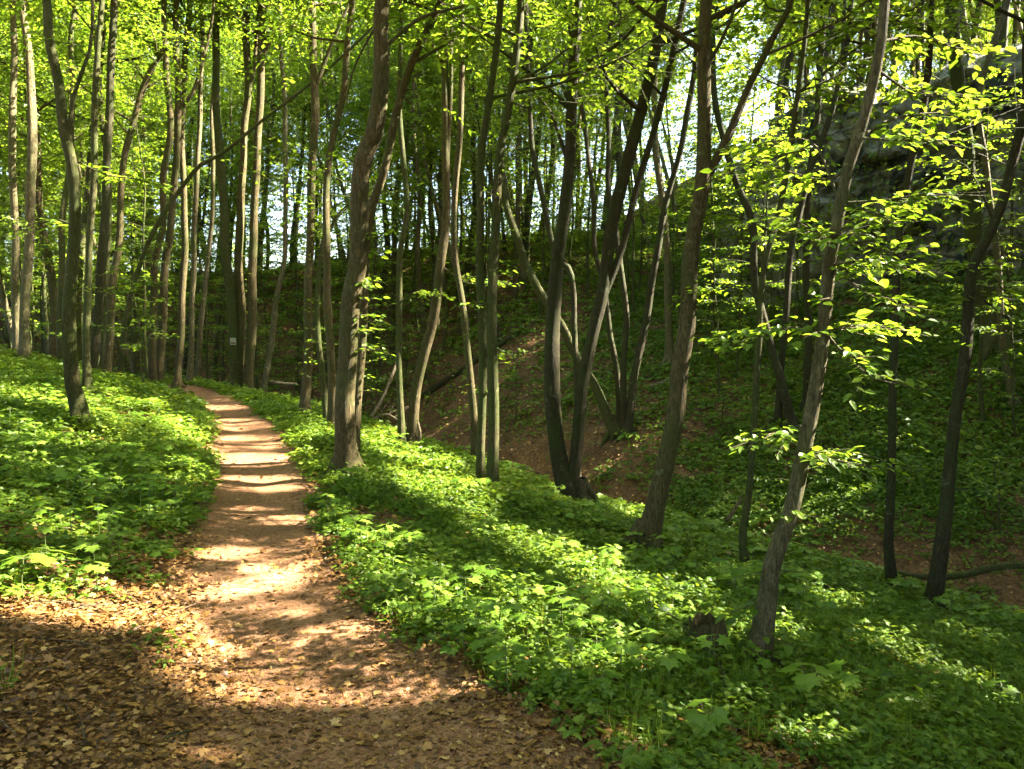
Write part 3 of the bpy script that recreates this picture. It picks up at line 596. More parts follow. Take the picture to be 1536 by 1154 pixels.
T('plain brown trunk left of the bend in the path', [(265, 540), (273, 418), (276, 333), (273, 200), (280, 90), (285, 0)], 12, 9, d=21.5, bark=0, seed=40, crown=1500)
T('thin trunk second left of the bend in the path', [(283, 534), (290, 418), (293, 333), (300, 170), (303, 60), (300, 0)], 10, 7, d=22.5, bark=2, seed=41, crown=1300)
T('pale thin trunk leaning right beyond the bend in the path', [(293, 530), (308, 435), (314, 370), (320, 290), (318, 180), (322, 60)], 9, 6, d=23.5, bark=2, seed=42, crown=1200)
MARKED = T('trunk at the path bend that carries the small white trail marker', [(353, 571), (350, 485), (343, 402), (340, 370), (337, 300), (328, 200), (325, 100), (328, 0)], 19, 12, d=21.5, bark=1, seed=43, crown=1700)
T('trunk touching the one with the trail marker, bright strip on its right, forked high', [(361, 572), (363, 485), (359, 385), (363, 300), (367, 200), (373, 143), (372, 60), (372, 0)], 15, 11, d=21.6, bark=0, seed=44, crown=1600, forks=[([(373, 140), (384, 90), (388, 33), (396, -10)], 8, 6)], tufts=[(366, 380, 540, 10, 1)])
T('trunk right of the marked pair with a sunny right flank, forked into three above', [(372, 571), (378, 468), (378, 385), (383, 267), (390, 133), (393, 0)], 17, 11, d=21.4, bark=0, seed=45, crown=1600, forks=[([(391, 110), (398, 63), (417, 0)], 8, 6), ([(395, 85), (415, 45), (437, 0)], 6, 4)])
T('pale thin trunk leaning right beside the path bend', [(395, 580), (408, 502), (417, 445), (428, 385), (430, 283), (427, 167), (422, 50), (420, 0)], 10, 7, d=20.5, bark=2, seed=46, crown=1200, tufts=[(405, 480, 540, 4, -1)])
T('brown trunk on the right verge of the path with a steep side fork', [(457, 628), (460, 560), (462, 485), (463, 385), (466, 270), (470, 167), (467, 83), (463, 0)], 17, 12, bark=0, seed=47, crown=1700, forks=[([(471, 130), (490, 75), (510, 27), (525, -10)], 8, 6)])
T('trunk between the path verge and the thick wavy one, curving right at the top', [(499, 618), (493, 485), (488, 418), (487, 300), (497, 200), (512, 133), (519, 50), (524, 0)], 15, 10, d=12.6, bark=0, seed=48, crown=1600)
T('thin trunk wrapped in leafy shoots left of the thick wavy one', [(490, 600), (480, 518), (477, 440), (484, 370), (500, 340), (510, 320)], 11, 6, d=14, bark=1, seed=49, crown=300, H=7, hb=3.5, tufts=[(480, 360, 580, 26, 0)], extend=False)
# ------------------------------------------------------------------ the wood behind: eight kinds built once, then copied
def proto_tree(i):
    r = np.random.default_rng(500 + i); H = r.uniform(14, 17.5); hb = [4.2, 5.5, 6.5, 5.0, 6.5, 5.6, 4.6, 7.0][i]
    lean = [0, .10, -.12, .05, -.05, .16, -.2, 0][i]; rad = [.10, .13, .085, .11, .075, .12, .09, .14][i]
    n = 9; z = np.linspace(-.3, H, n); wob = np.cumsum(r.normal(0, .13, (n, 2)), 0); wob -= wob[1]
    P = np.column_stack([wob[:, 0] + lean * np.maximum(z, 0), wob[:, 1], z]); cv = curve(P, 40)
    rc = rad * np.clip(1 - np.maximum(cv[:, 2], 0) / H, .08, 1) ** .8 * (1 + .5 * np.exp(-np.maximum(cv[:, 2], 0) / .2))
    tr, cr = MB(), MB(); tube(tr, cv, rc, 9, flute=.12, seed=60 + i); stems = [(cv, rc)]
    if i % 3 == 1:
        k = 18; a = r.random() * 6.28; p = cv[k]
        Q = np.array([p, p + [.35 * math.cos(a), .35 * math.sin(a), 1.2], p + [.8 * math.cos(a), .8 * math.sin(a), 4], p + [1.1 * math.cos(a), 1.1 * math.sin(a), 7]])
        c2 = curve(Q, 16); r2 = np.linspace(rc[k] * .75, .02, 16); tube(tr, c2, r2, 7); stems.append((c2, r2))
    limbs_and_crown(tr, cr, stems, hb, H, 2.3, 6800, .115, 700 + i, cull=False)
    root = empty('tree', (0, 0, 0)); b = [0, 3, 2, 0, 3, 1, 2, 3][i]
    tr.build('trunk', [M_BARK[b]], root); cr.build('crown', [M_BARK[b], M_CANOPY], root)
    return root
LOOK = ['straight slender brown tree', 'dark forked tree', 'thin grey tree leaning left', 'brown tree with a slight lean', 'very thin dark pole tree', 'greenish tree leaning right', 'grey tree tilted hard left', 'stout dark straight tree']
PROTO = [proto_tree(i) for i in range(8)]
used = [False] * 8
def put(i, x, y, s, rz, label, group, flip=False):
    root = PROTO[i]
    if used[i]:
        n = root.copy(); COL.objects.link(n)
        for c in root.children:
            d = c.copy(); COL.objects.link(d); d.parent = n
        root = n
    used[i] = True
    root.location = (x, y, g1(x, y) - .05); root.scale = (s, s, s); root.rotation_euler = (0, 0, rz)
    tag(root, label, 'tree', group); return root
def zone(x, y):
    px = CX + F * x / y
    far = y > 38
    if px < 330: z = 'in the wood behind the left bank'
    elif px < 600: z = 'on the hillside behind the path bend'
    elif px < 1000: z = 'on the ridge behind the ravine'
    else: z = 'on top of the rock face at right'
    return z, ('far back ' if far else '')
r = np.random.default_rng(90)
placed = []
def ok(x, y, m): return all((x - a) ** 2 + (y - b) ** 2 > m * m for a, b in placed)
tries = 0
while len(placed) < 235 and tries < 20000:
    tries += 1
    y = r.uniform(19, 52); x = r.uniform(-.72, .72) * y; c = float(sdist(CLIFF, np.array([x]), np.array([y]))[0][0]) if x > 3 else 1
    px = CX + F * x / y
    w = float(sdist(EDGE, np.array([x]), np.array([y]))[0][0])
    if px > 1020 and c > -1.0: continue                       # nothing on the slope below the cliff
    if px > 330 and w < 6: continue
    if -2 < x < 11 and y < 26.5: continue
    if px < 330 and y < 17.5: continue
    if abs(float(path_u(np.array([x]), np.array([y]))[0][0])) < 1.5: continue
    if not ok(x, y, 1.25): continue
    i = int(r.integers(0, 8)); z, fa = zone(x, y)
    put(i, x, y, r.uniform(.82, 1.15), r.normal(0, .35), fa + LOOK[i] + ' ' + z, 'trees ' + z)
    placed.append((x, y))
# trees out to the right of the view and behind it: their crowns shade the slope
EXTRA = [(8.0, 3.2), (9.8, 1.4), (6.6, .8), (11.5, 4.4), (13.5, 2.6), (9.2, 5.4), (6.8, 2.6), (12, 6.6)]  # unseen trees added by hand so their crowns shade the near path
for k in range(54):
    for _ in range(60):
        if k >= 46:
            x, y = EXTRA[k - 46]; placed.append((x, y)); break
        x = r.uniform(3, 32); y = r.uniform(-7, 24)
        if abs(x) < .66 * y + 2.6 or not ok(x, y, 2.6): continue
        placed.append((x, y)); break
    else: continue
    b = np.array([x, y, g1(x, y)]); H = r.uniform(13, 17); hb = 5.0; n = 8; z = np.linspace(-.3, H, n); wob = np.cumsum(r.normal(0, .15, (n, 2)), 0); wob -= wob[1]
    cv = curve(np.column_stack([b[0] + wob[:, 0], b[1] + wob[:, 1], b[2] + z]), 30); rc = np.linspace(.13, .02, 30)
    tr, cr = MB(), MB(); tube(tr, cv, rc, 8, flute=.1, seed=k)
    limbs_and_crown(tr, cr, [(cv, rc)], b[2] + hb, H, 2.6, 9500, .15, 3000 + k)
    root = empty('tree', b); tr.build('trunk', [M_BARK[k % 4]], root, b); cr.build('crown', [M_BARK[k % 4], M_CANOPY], root, b)
    tag(root, 'tree of the wood right of the ravine', 'tree', 'trees right of the ravine')
for k in range(34):
    x = r.uniform(-18, 8); y = r.uniform(-16, -1.8); put(int(r.integers(0, 8)), x, y, 1.1, r.random() * 6.28, 'tree of the wood at the start of the path', 'trees at the start of the path')
for k in range(30):
    y = r.uniform(0, 19); x = -.68 * y - r.uniform(2.5, 13); put(int(r.integers(0, 8)), x, y, 1.1, r.random() * 6.28, 'tree of the wood to the left of the bank', 'trees left of the bank')

# the wood far behind, where single crowns can no longer be told apart
m = MB(); n = 21000; y = r.uniform(46, 78, n); x = r.uniform(-.8, .8, n) * y
zz = ground(x, y) + .8 + 25 * r.random(n) ** .8
k = fbm(x * .16 + zz * .07, zz * .2 + y * .05, 95, 3) > .47 ; C = np.column_stack([x, y, zz])[k]; n = len(C); a = r.random(n) * 6.28
n2 = 17000; y = r.uniform(33, 50, n2); x = r.uniform(-.75, .28, n2) * y; z2 = ground(x, y) + .4 + 6.5 * r.random(n2) ** 1.2
k = (z2 > 3.2) & (fbm(x * .5, y * .5 + z2 * .3, 97, 2) > .47); C = np.vstack([C, np.column_stack([x, y, z2])[k]]); n = len(C); a = r.random(n) * 6.28
far_ = C[:, 1] > 50.01
sprays(m, C, np.stack([np.cos(a), np.sin(a), r.normal(0, .2, n)], 1), np.where(far_, r.uniform(.9, 1.9, n), r.uniform(.5, 1.0, n)), np.where(far_, .30, .15), 9, OV, 1, 0, jit=.45)
tag(m.build('far_foliage', [M_BARK[3], M_CANOPY]), kind='stuff')

# ------------------------------------------------------------------ saplings with tiers of leaves
def proto_sapling(i):
    r = np.random.default_rng(800 + i); H = [2.2, 3.4, 4.4, 1.6, 7.5, 9.0][i]
    z = np.linspace(-.1, H, 7); wob = np.cumsum(r.normal(0, .06, (7, 2)), 0); cv = curve(np.column_stack([wob, z]), 18)
    st, lf = MB(), MB(); tube(st, cv, np.linspace(.012 + .005 * H, .004, 18), 6)
    C, D, L = [], [], []
    for b in range(int(H * 4.5)):
        h = .3 * H + .68 * H * b / (H * 4.5); k = int(h / H * 17); a = b * 2.4; Lb = (1 - .6 * h / H) * r.uniform(.5, 1.15) * (1 + .12 * max(H - 4, 0))
        p = cv[k]; e = p + np.array([math.cos(a) * Lb, math.sin(a) * Lb, .12 * Lb]); tube(st, np.array([p, (p + e) / 2 + [0, 0, .04], e]), np.array([.008, .006, .003]), 4)
        for q in np.linspace(.25, 1, max(int(Lb * 6), 3)):
            C.append(p + (e - p) * q); ya = a + r.normal(0, .7); D.append([math.cos(ya), math.sin(ya), r.normal(0, .1)]); L.append(r.uniform(.25, .5))
    sprays(lf, np.array(C), np.array(D), np.array(L), .095, 8, OV, 1, 0)
    root = empty('sapling', (0, 0, 0)); st.build('stem', [M_BARK[1]], root); lf.build('foliage', [M_BARK[1], M_CANOPY], root); return root
SAP = [proto_sapling(i) for i in range(6)]; sused = [False] * 6
SLOOK = ['waist high young tree', 'young tree with tiers of leaves', 'tall thin tiered young tree', 'small leafy young shoot', 'small understorey tree with flat tiers', 'taller understorey tree with flat tiers']
def put_sap(i, x, y, s, label, group):
    root = SAP[i]
    if sused[i]:
        n = root.copy(); COL.objects.link(n)
        for c in root.children:
            d = c.copy(); COL.objects.link(d); d.parent = n
        root = n
    sused[i] = True
    root.location = (x, y, g1(x, y)); root.scale = (s, s, s); root.rotation_euler = (0, 0, random.random() * 6.28); tag(root, label, 'young tree', group)
spots = [(25, 17.5, 4), (75, 20, 5), (170, 19, 4), (200, 24, 5), (250, 26, 4), (130, 22, 5), (55, 24, 5), (310, 25, 5), (375, 26, 4), (520, 27, 5), (660, 28, 4), (560, 26, 4), (460, 28, 5), (810, 28, 4), (880, 28.5, 5), (730, 27, 5), (950, 27, 5),
         (40, 22, 4), (95, 27, 5), (140, 25, 4), (185, 28, 5), (225, 23, 4), (290, 28, 5), (330, 30, 4), (400, 29, 5), (440, 31, 4), (490, 30, 5), (540, 29, 4), (590, 30, 5), (630, 31, 4), (690, 32, 5), (735, 31, 4), (790, 31, 5), (850, 32, 4), (910, 30, 5), (960, 29, 4),
         (1010, 26, 5), (1075, 21.5, 4), (1110, 22, 5), (1150, 20.5, 4), (1190, 21, 4), (1060, 24, 4), (1480, 15.5, 4), (1130, 18.5, 4), (1520, 17, 4),
         (60, 19, 1), (205, 20, 2), (215, 17, 1), (150, 21, 2), (265, 24, 1), (15, 21, 2), (110, 24, 2), (330, 27, 2), (420, 27, 2), (510, 26, 2), (575, 24, 1), (610, 27, 2), (640, 26, 1), (700, 30, 2), (770, 22, 0), (830, 30, 2), (880, 31, 2), (940, 30, 2),
         (1075, 19, 2), (1105, 20, 1), (1065, 22, 2), (1150, 21, 2), (1090, 17.5, 3), (1230, 18, 3), (1530, 15, 1), (1290, 17, 3), (1340, 14.5, 3), (1510, 13, 3), (1205, 15, 3), (1020, 24, 1), (545, 24, 2), (460, 24, 2), (385, 25, 1), (180, 24.5, 2), (80, 22, 2), (240, 27, 2)]
for px, y, i in spots:
    x = (px - CX) / F * y; z, fa = zone(x, y)
    z = 'on the slope below the rock face' if px > 1000 else 'on the far hillside' if px > 330 else 'among the trunks behind the left bank'
    put_sap(i, x, y, random.uniform(.85, 1.2), SLOOK[i] + ' ' + z, 'young trees ' + z)

# ------------------------------------------------------------------ ground plants and litter
def scatter(n, y0, y1, p=1.0, half=.74):
    """points in the wedge the camera looks into, thinning out with distance"""
    u = rng.random(n); y = (y0 ** (2 - p) + u * (y1 ** (2 - p) - y0 ** (2 - p))) ** (1 / (2 - p)); x = rng.uniform(-half, half, n) * (y + 1.0)
    return x, y
def land(x, y):
    u, _ = path_u(x, y); w, _ = sdist(EDGE, x, y); c, _ = sdist(CLIFF, x, y); return u, w, c
def normal_at(x, y):
    e = .15; return nrm(np.stack([-(ground(x + e, y) - ground(x - e, y)) / (2 * e), -(ground(x, y + e) - ground(x, y - e)) / (2 * e), np.ones_like(x)], 1))
def cover_density(x, y):
    u, w, c = land(x, y)
    edge = np.abs(u) - hw(y) - .25 * (noise2(x * 2.2, y * 2.2, 51) - .35)
    d = sstep(-.06, .2, edge)
    patch = fbm(x * .9, y * .9, 53, 3)
    near = sstep(.39, .53, .6 * patch + .4 * fbm(x * 2.6, y * 2.6, 54, 2) + .14 * sstep(.4, 1.8, edge) + .05 * (u > 0) + .10 * ((u > 0) & (y < 7)))
    near = near * np.where((u < 0) & (y < 4.4), .42 * sstep(.45, .6, fbm(x * 1.5, y * 1.5, 55)) + .9 * sstep(3.6, 4.4, y), 1)
    far = (.26 + .12 * sstep(2, 6, x)) + (.72 * sstep(-6, 6, x) + .1) * sstep(.36, .64, .6 * fbm(x * .55, y * .55, 57, 3) + .4 * fbm(x * 2.1, y * 2.1, 58, 2) + .15 * sstep(1, 6, x) - .03)
    bottom = 1 - (.85 * np.exp(-((w - 3.2) / 1.3) ** 2) + .68 * sstep(11, 5, w) * sstep(.25, .55, fbm(x * .6, y * .6, 59, 2)))
    den = np.where(w < 1.2, near, far * bottom)
    den = np.where((c < -.2) & (x > 4), den * .3, den)
    return d * den
def herbs(name, n, y0, y1, p, size, nl, tpl, hmin, hmax, seed, m):
    x, y = scatter(n, y0, y1, p); k = rng.random(n) < cover_density(x, y); x, y = x[k], y[k]; n = len(x)
    z = ground(x, y); sz = size(y) * rng.uniform(.7, 1.3, n)
    hh = (hmin + (hmax - hmin) * rng.random(n) ** 1.5 * (.4 + 1.2 * noise2(x * 1.3, y * 1.3, 63)))
    a0 = rng.random(n) * 6.28
    ang = a0[:, None] + np.arange(nl)[None] * 6.283 / nl + rng.normal(0, .35, (n, nl)); rad = sz[:, None] * rng.uniform(.05, .9, (n, nl))
    P = np.stack([x[:, None] + np.cos(ang) * rad, y[:, None] + np.sin(ang) * rad, z[:, None] + hh[:, None] * rng.uniform(.35, 1.1, (n, nl)) + .01], -1).reshape(-1, 3)
    P[:, 2] = np.maximum(P[:, 2], ground(P[:, 0], P[:, 1]) + .012)
    nn = normal_at(x, y)
    D = np.stack([np.cos(ang), np.sin(ang), rng.normal(-.12, .3, (n, nl))], -1).reshape(-1, 3)
    N = (np.repeat(nn, nl, 0) + rng.normal(0, .32, (n * nl, 3)))
    vv = np.clip(np.repeat(.12 + .65 * fbm(x * .9, y * .9, 71) + rng.normal(0, .12, n), nl) + rng.normal(0, .18, n * nl), 0, 1)
    leaves(m, P, D, N, np.repeat(sz, nl) * rng.uniform(.7, 1.2, n * nl), tpl, 0, vv)
    return n
mbh = MB()
herbs('a', 30000, 1.6, 9, 1.0, lambda y: .019 + .0024 * y, 7, OV6, .012, .09, 1, mbh)
herbs('d', 32000, 1.6, 11, 1.0, lambda y: .027 + .0032 * y, 6, CUT, .015, .15, 4, mbh)
herbs('b', 60000, 8, 18, 1.0, lambda y: .02 + .0045 * y, 7, OV, .02, .15, 2, mbh)
herbs('c', 70000, 14, 40, 1.2, lambda y: .03 + .0048 * y, 6, OV, .03, .22, 3, mbh)
herbs('e', 5200, 1.8, 12, 1.0, lambda y: .05 + .003 * y, 5, OV6, .02, .10, 5, mbh)
BLADE = (np.array([(-.014, 0, 0), (.014, 0, 0), (.011, .55, .10), (-.011, .55, .10), (0, .95, .40)]), np.array([(0, 1, 2), (0, 2, 3), (3, 2, 4)]))
x, y = scatter(3000, 1.8, 14, 1.0); k = (rng.random(len(x)) < cover_density(x, y)) & (noise2(x * .8, y * .8, 101) > .56); x, y = x[k], y[k]; n = len(x); nb = 11
bx, by = (x[:, None] + rng.normal(0, .018, (n, nb))).ravel(), (y[:, None] + rng.normal(0, .018, (n, nb))).ravel(); a = rng.random(n * nb) * 6.28
leaves(mbh, np.stack([bx, by, ground(bx, by)], 1), np.stack([np.cos(a) * .45, np.sin(a) * .45, rng.uniform(.25, 1.0, n * nb)], 1), np.stack([-np.cos(a), -np.sin(a), .4 + 0 * a], 1), rng.uniform(.07, .19, n * nb), BLADE, 0, rng.uniform(.3, 1, n * nb))
tag(mbh.build('ground_cover', [M_HERB]), kind='stuff')

def seedlings(m, xs, ys, hs, sz, nl=4):
    """upright maple seedlings: stalks with a few broad lobed leaves"""
    for x, y, h, s in zip(xs, ys, hs, sz):
        z = g1(x, y); a0 = rng.random() * 6.28; top = np.array([x + rng.normal(0, .02), y + rng.normal(0, .02), z + h])
        tube(m, np.array([[x, y, z - .02], (np.array([x, y, z]) + top) / 2 + rng.normal(0, .006, 3), top]), np.array([.0035, .003, .0025]), 4, 1)
        P, D, N = [], [], []
        for k in range(nl):
            a = a0 + k * 6.283 / nl + rng.normal(0, .3); e = top + np.array([math.cos(a), math.sin(a), rng.uniform(-.1, .25)]) * s * rng.uniform(.35, .7)
            tube(m, np.array([top - [0, 0, .01], e]), np.array([.002, .0015]), 3, 1)
            P.append(e); D.append([math.cos(a), math.sin(a), -.25]); N.append(np.array([rng.normal(0, .22), rng.normal(0, .22), 1]))
        leaves(m, np.array(P), np.array(D), np.array(N), s * rng.uniform(.8, 1.2, nl), MAPLE, 0)
x, y = scatter(2600, 1.9, 13, 1.0); u, w, c = land(x, y); den = cover_density(x, y) * sstep(.42, .6, fbm(x * .7, y * .7, 81) + .12 * (u < 0))
k = (rng.random(len(x)) < den) & (w < .8); x, y = x[k], y[k]
mbs = MB(); seedlings(mbs, x, y, rng.uniform(.07, .26, len(x)), rng.uniform(.045, .09, len(x)) * (.8 + .03 * y))
tag(mbs.build('maple_undergrowth', [M_MAPLE, M_STEM]), kind='stuff')

# fallen leaves
x, y = scatter(52000, 1.5, 16, 1.0); x2, y2 = scatter(95000, 1.5, 6, 1.0); x = np.concatenate([x, x2]); y = np.concatenate([y, y2]); u, w, c = land(x, y); au = np.abs(u) - hw(y)
den = np.where(au < 0, .12 + .60 * sstep(4.6, 2.8, y) + .35 * sstep(-.25, 0, au), .85) * np.where(y > 9, .6, 1)
k = rng.random(len(x)) < den; x, y, au = x[k], y[k], au[k]; n = len(x); a = rng.random(n) * 6.28
P = np.stack([x, y, ground(x, y) + .014 + .02 * rng.random(n) * (au > 0)], 1); N = normal_at(x, y) + rng.normal(0, .28, (n, 3))
mbl = MB(); h = rng.random(n) < .13
leaves(mbl, P[h] + [0, 0, .008], np.stack([np.cos(a[h]), np.sin(a[h]), rng.normal(0, .2, h.sum())], 1), N[h] + rng.normal(0, .2, (h.sum(), 3)), (.017 + .0026 * y[h]) * rng.uniform(.6, 1.6, h.sum()), MAPLE, 0, np.clip(rng.beta(1.6, 2, h.sum()), 0, 1))
P, N, x, y, au, a = P[~h], N[~h], x[~h], y[~h], au[~h], a[~h]; n = len(x)
leaves(mbl, P, np.stack([np.cos(a), np.sin(a), rng.normal(0, .2, n)], 1), N, (.018 + .0028 * y) * rng.uniform(.4, 1.7, n) * np.where(au < 0, .7, .9), DEAD, 0, np.clip(rng.beta(1.4, 2.2, n), 0, 1))
x, y = scatter(42000, 14, 34, .6); u, w, c = land(x, y); k = (w > 1.5) & (c > -.3) & (rng.random(len(x)) < .8 * (.35 + noise2(x * .8, y * .8, 85))); x, y = x[k], y[k]; n = len(x); a = rng.random(n) * 6.28
leaves(mbl, np.stack([x, y, ground(x, y) + .02], 1), np.stack([np.cos(a), np.sin(a), rng.normal(0, .2, n)], 1), normal_at(x, y) + rng.normal(0, .3, (n, 3)), rng.uniform(.06, .14, n), DEAD, 0)
x, y = scatter(900, 1.6, 16, 1.0); u, w, c = land(x, y); k = (np.abs(u) > hw(y) * .8) | (rng.random(len(x)) < .25); x, y = x[k], y[k]
for X_, Y_ in zip(x, y):
    L_ = rng.uniform(.06, .38); a_ = rng.random() * 6.28; e = (X_ + L_ * math.cos(a_), Y_ + L_ * math.sin(a_)); mid = ((X_ + e[0]) / 2 + rng.normal(0, .02), (Y_ + e[1]) / 2 + rng.normal(0, .02))
    pp = np.array([(X_, Y_, g1(X_, Y_) + .02), (*mid, g1(*mid) + rng.uniform(.02, .06)), (*e, g1(*e) + rng.uniform(.015, .07))])
    tube(mbl, pp, np.array([1, .8, .45]) * rng.uniform(.002, .006), 5, 1)
tag(mbl.build('leaf_litter', [M_DEAD, M_DEADWOOD]), kind='stuff')

# ------------------------------------------------------------------ single things on the ground
def plant_at(px, py, h, s, nl, label):
    p = hit(px, py); m = MB(); seedlings(m, [p[0]], [p[1]], [h], [s], nl)
    o = m.build('maple_seedling', [M_MAPLE, M_STEM]); return tag(o, label, 'seedling')
plant_at(70, 880, .20, .12, 5, 'bright maple seedling above the sunlit litter at left')
plant_at(893, 1060, .12, .095, 5, 'broad pale maple leaves low on the slope right of the path')
plant_at(1205, 1050, .16, .11, 4, 'sunlit maple seedling just right of the leaning trunk foot')
plant_at(1275, 1060, .18, .10, 3, 'sunlit maple seedling farther right of the leaning trunk foot')
plant_at(1150, 1020, .12, .08, 3, 'maple leaves held against the foot of the leaning trunk')
plant_at(1060, 1120, .13, .085, 6, 'cluster of maple leaves below the rotten stump')
plant_at(850, 850, .20, .11, 4, 'sunlit maple seedling in the brightest patch of the slope')
plant_at(185, 690, .16, .13, 5, 'broad maple seedling right of the knobbly trunk on the bank')
plant_at(530, 735, .22, .10, 4, 'maple seedling at the foot of the thick wavy trunk')

def stick(name, label, pts, w0, w1, m, cat, lift=.02, depths=None, side=(), sides=7):
    P = []
    for i_, (px, py) in enumerate(pts):
        p = hit(px, py) if depths is None else at(px, py, depths[i_])
        if depths is None: p = p + np.array([0, 0, lift])
        P.append(p)
    P = np.array(P); d = P[:, 1].mean(); cv = curve(P, 22); b = cv[0].copy(); mb = MB()
    tube(mb, cv, np.linspace(w0, w1, 22) / 2 * d / F, sides, flute=.15, seed=len(pts) + int(pts[0][0]), cap=True)
    for (k, v, L) in side:
        tube(mb, np.array([cv[k], cv[k] + np.array(v) * L * .5 + [0, 0, .02], cv[k] + np.array(v) * L]), np.array([w1 * .8, w1 * .6, w1 * .3]) / 2 * d / F, 5)
    o = mb.build(name, [m], None, b); o.location = b; return tag(o, label, cat)
stick('fallen_branch', 'long mossy fallen branch lying along the ravine behind the two dark trunks at right', [(1265, 851), (1320, 853), (1355, 862), (1400, 866), (1450, 862), (1490, 852), (1530, 849), (1560, 850)], 9, 10, M_BARK[1], 'branch', depths=[10.2, 10.1, 10, 9.9, 9.8, 9.6, 9.5, 9.5])
stick('fallen_log', 'long dark log lying aslant across the far hillside in the middle', [(632, 600), (700, 555), (760, 515), (815, 483)], 9, 6, M_BARK[3], 'log', lift=.10)
stick('fallen_branch', 'pale bare pole propped up behind the slope edge left of the slim wavy trunk', [(557, 625), (575, 595), (590, 558), (597, 540)], 5, 4, M_DEADWOOD, 'branch', depths=[14.2, 14.3, 14.5, 14.6])
stick('fallen_branch', 'heap of thin dead twigs behind the slope edge', [(560, 628), (580, 622), (600, 632)], 3, 2, M_DEADWOOD, 'branch', depths=[14, 14, 13.9], side=[(4, (.4, .2, .6), .5), (8, (-.5, .1, .5), .5), (12, (.3, 0, .7), .45), (16, (.6, .2, .4), .5), (10, (.7, .1, .25), .6)])
stick('stump', 'short pale broken stub beside the bent trunk at the slope edge', [(630, 665), (630, 650), (627, 634)], 5, 4, M_DEADWOOD, 'stump', depths=[12.2, 12.2, 12.2])
stick('fallen_branch', 'dark thin branch lying down the slope between the green and leaning trunks', [(1122, 792), (1160, 825), (1205, 865), (1268, 910)], 4, 3, M_BARK[3], 'branch', lift=.07)
stick('fallen_branch', 'short stick leaning against the slope edge by the slender green trunk', [(1090, 782), (1103, 762), (1113, 745)], 6, 4, M_BARK[0], 'branch', depths=[9.6, 9.7, 9.8])
stick('fallen_branch', 'crooked mossy branch curving down from the rotten stump', [(1028, 968), (1045, 990), (1070, 1010), (1082, 1035), (1088, 1060)], 8, 5, M_BARK[1], 'branch', lift=.10, side=[(8, (.4, .3, .5), .25)])
stick('fallen_branch', 'thin upright dead stick beside the rotten stump', [(1036, 1010), (1034, 975), (1033, 945)], 4, 3, M_DEADWOOD, 'branch', depths=[5.15, 5.15, 5.15])
stick('fallen_branch', 'dark bent twig arching over herbs left of the rotten stump', [(940, 910), (985, 935), (1010, 955), (1030, 968)], 4, 3, M_BARK[3], 'branch', lift=.12)
stick('fallen_log', 'decayed barkless log lying on the slope left of the rotten stump', [(955, 975), (990, 975), (1020, 970)], 15, 11, M_DEADWOOD, 'log', lift=.05, sides=10)
stick('fallen_branch', 'pale stick lying in the brown leaves at lower left', [(35, 1014), (70, 1012), (100, 1010)], 5, 3, M_DEADWOOD, 'branch', lift=.025)
stick('fallen_branch', 'thin twig lying on leaves at the left edge of the path start', [(240, 1104), (260, 1107), (278, 1111)], 3, 2, M_DEADWOOD, 'branch', lift=.02)
stick('fallen_branch', 'rotten branch half buried on the slope at right', [(1320, 962), (1355, 955), (1400, 957)], 8, 6, M_DEADWOOD, 'branch', lift=.04)
stick('fallen_branch', 'pale branch lying on the far slope to the right of the stem clump', [(975, 585), (995, 578), (1018, 568)], 6, 4, M_DEADWOOD, 'branch', lift=.08)
stick('fallen_branch', 'thin pale forked stick low on the far slope by the dark forked trunk', [(893, 722), (905, 716), (916, 711)], 4, 3, M_DEADWOOD, 'branch', lift=.06)
stick('fallen_branch', 'grey dead branch lying by the path bend under the dark slope', [(405, 573), (425, 576), (445, 577)], 6, 5, M_DEADWOOD, 'branch', depths=[20.6, 20.6, 20.6])
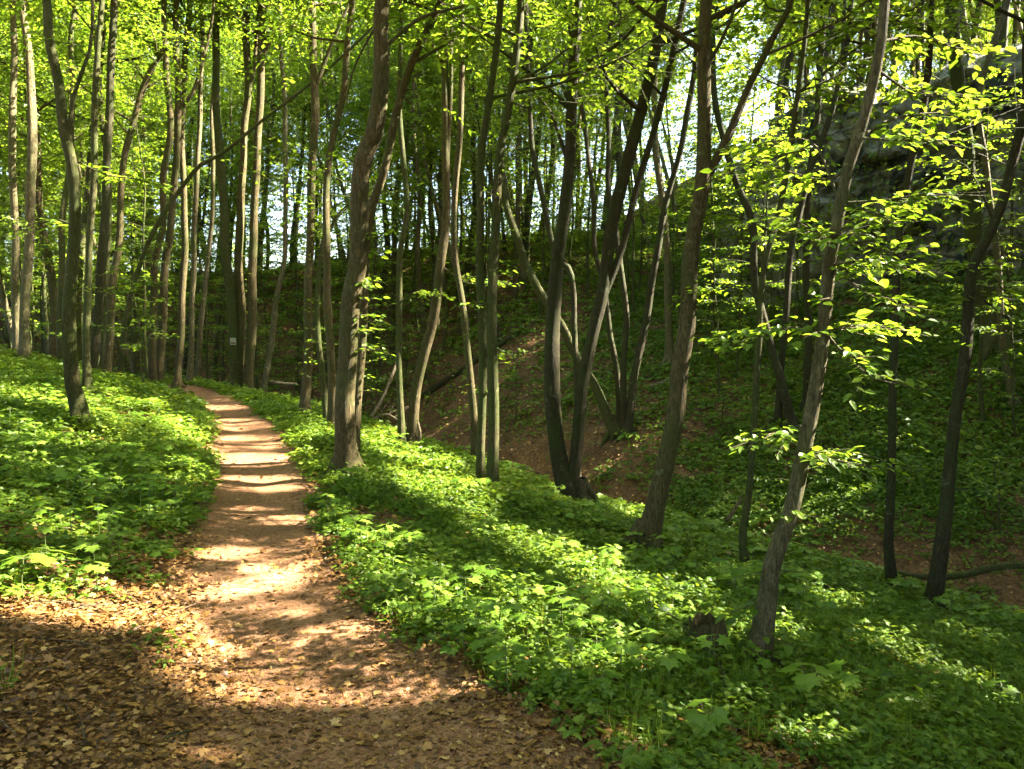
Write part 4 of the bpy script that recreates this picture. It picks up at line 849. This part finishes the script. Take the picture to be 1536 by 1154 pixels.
# rotten stump: ragged hollow rim
p = hit(1060, 985); mb = MB(); R_ = .10; th = np.arange(40) * 2 * math.pi / 40
rings = []
for z, s in [(-.08, 1.5), (.0, 1.35), (.06, 1.1), (.13, 1.0), (.2, .95)]: rings.append((z, s))
V = []
for j, (z, s) in enumerate(rings):
    rr = R_ * s * (1 + .22 * (noise2(th * 1.5, th * 0 + z * 9, 91) - .5) * 2); zz = z + (0 if j < 4 else 1) * .07 * (noise2(th * 2.6, th * 0 + 5, 92) - .4) + .012 * (noise2(th * 9, th * 0 + z * 30, 93) - .5)
    V.append(np.stack([np.cos(th) * rr, np.sin(th) * rr, zz + 0 * th], 1))
for z, s in [(.1, .62), (.03, .5)]: V.append(np.stack([np.cos(th) * R_ * s, np.sin(th) * R_ * s, z + 0 * th], 1))
V = np.concatenate(V); i = np.arange(6)[:, None] * 40; j = np.arange(40)[None]; k = (j + 1) % 40
mb.add(V, np.stack([i + j, i + k, i + 40 + k, i + 40 + j], -1).reshape(-1, 4)); mb.add(np.vstack([V[240:280], [[0, 0, .02]]]), np.stack([np.arange(40), (np.arange(40) + 1) % 40, np.full(40, 40)], -1))
o = mb.build('stump', [M_BARK[0]]); o.location = p; tag(o, 'dark rotten stump with a ragged hollow rim left of the leaning trunk', 'stump')

# trail marker nailed to its tree
root_, b_, d_ = MARKED; c = at(353, 512, d_); wq, hq = .078, .092
y0 = c[1] - .175
def quadbox(mb, x0, x1, z0, z1, ya, yb, m):
    v = [(x, y, z) for y in (ya, yb) for z in (z0, z1) for x in (x0, x1)]
    mb.add(np.array(v), np.array([(0, 1, 3, 2), (5, 4, 6, 7), (4, 0, 2, 6), (1, 5, 7, 3), (2, 3, 7, 6), (4, 5, 1, 0)]), m)
m1 = MB(); quadbox(m1, -wq, wq, -hq, hq, -.006, .006, 0); m2 = MB(); quadbox(m2, -.056, .056, -.066, -.030, -.012, -.0062, 0)
e = empty('trail_marker', (c[0], y0, c[2])); m1.build('plate', [M_WHITE], e); m2.build('red_bar', [M_RED], e)
tag(e, 'small white square trail marker with a dark red bar on a trunk', 'trail marker')
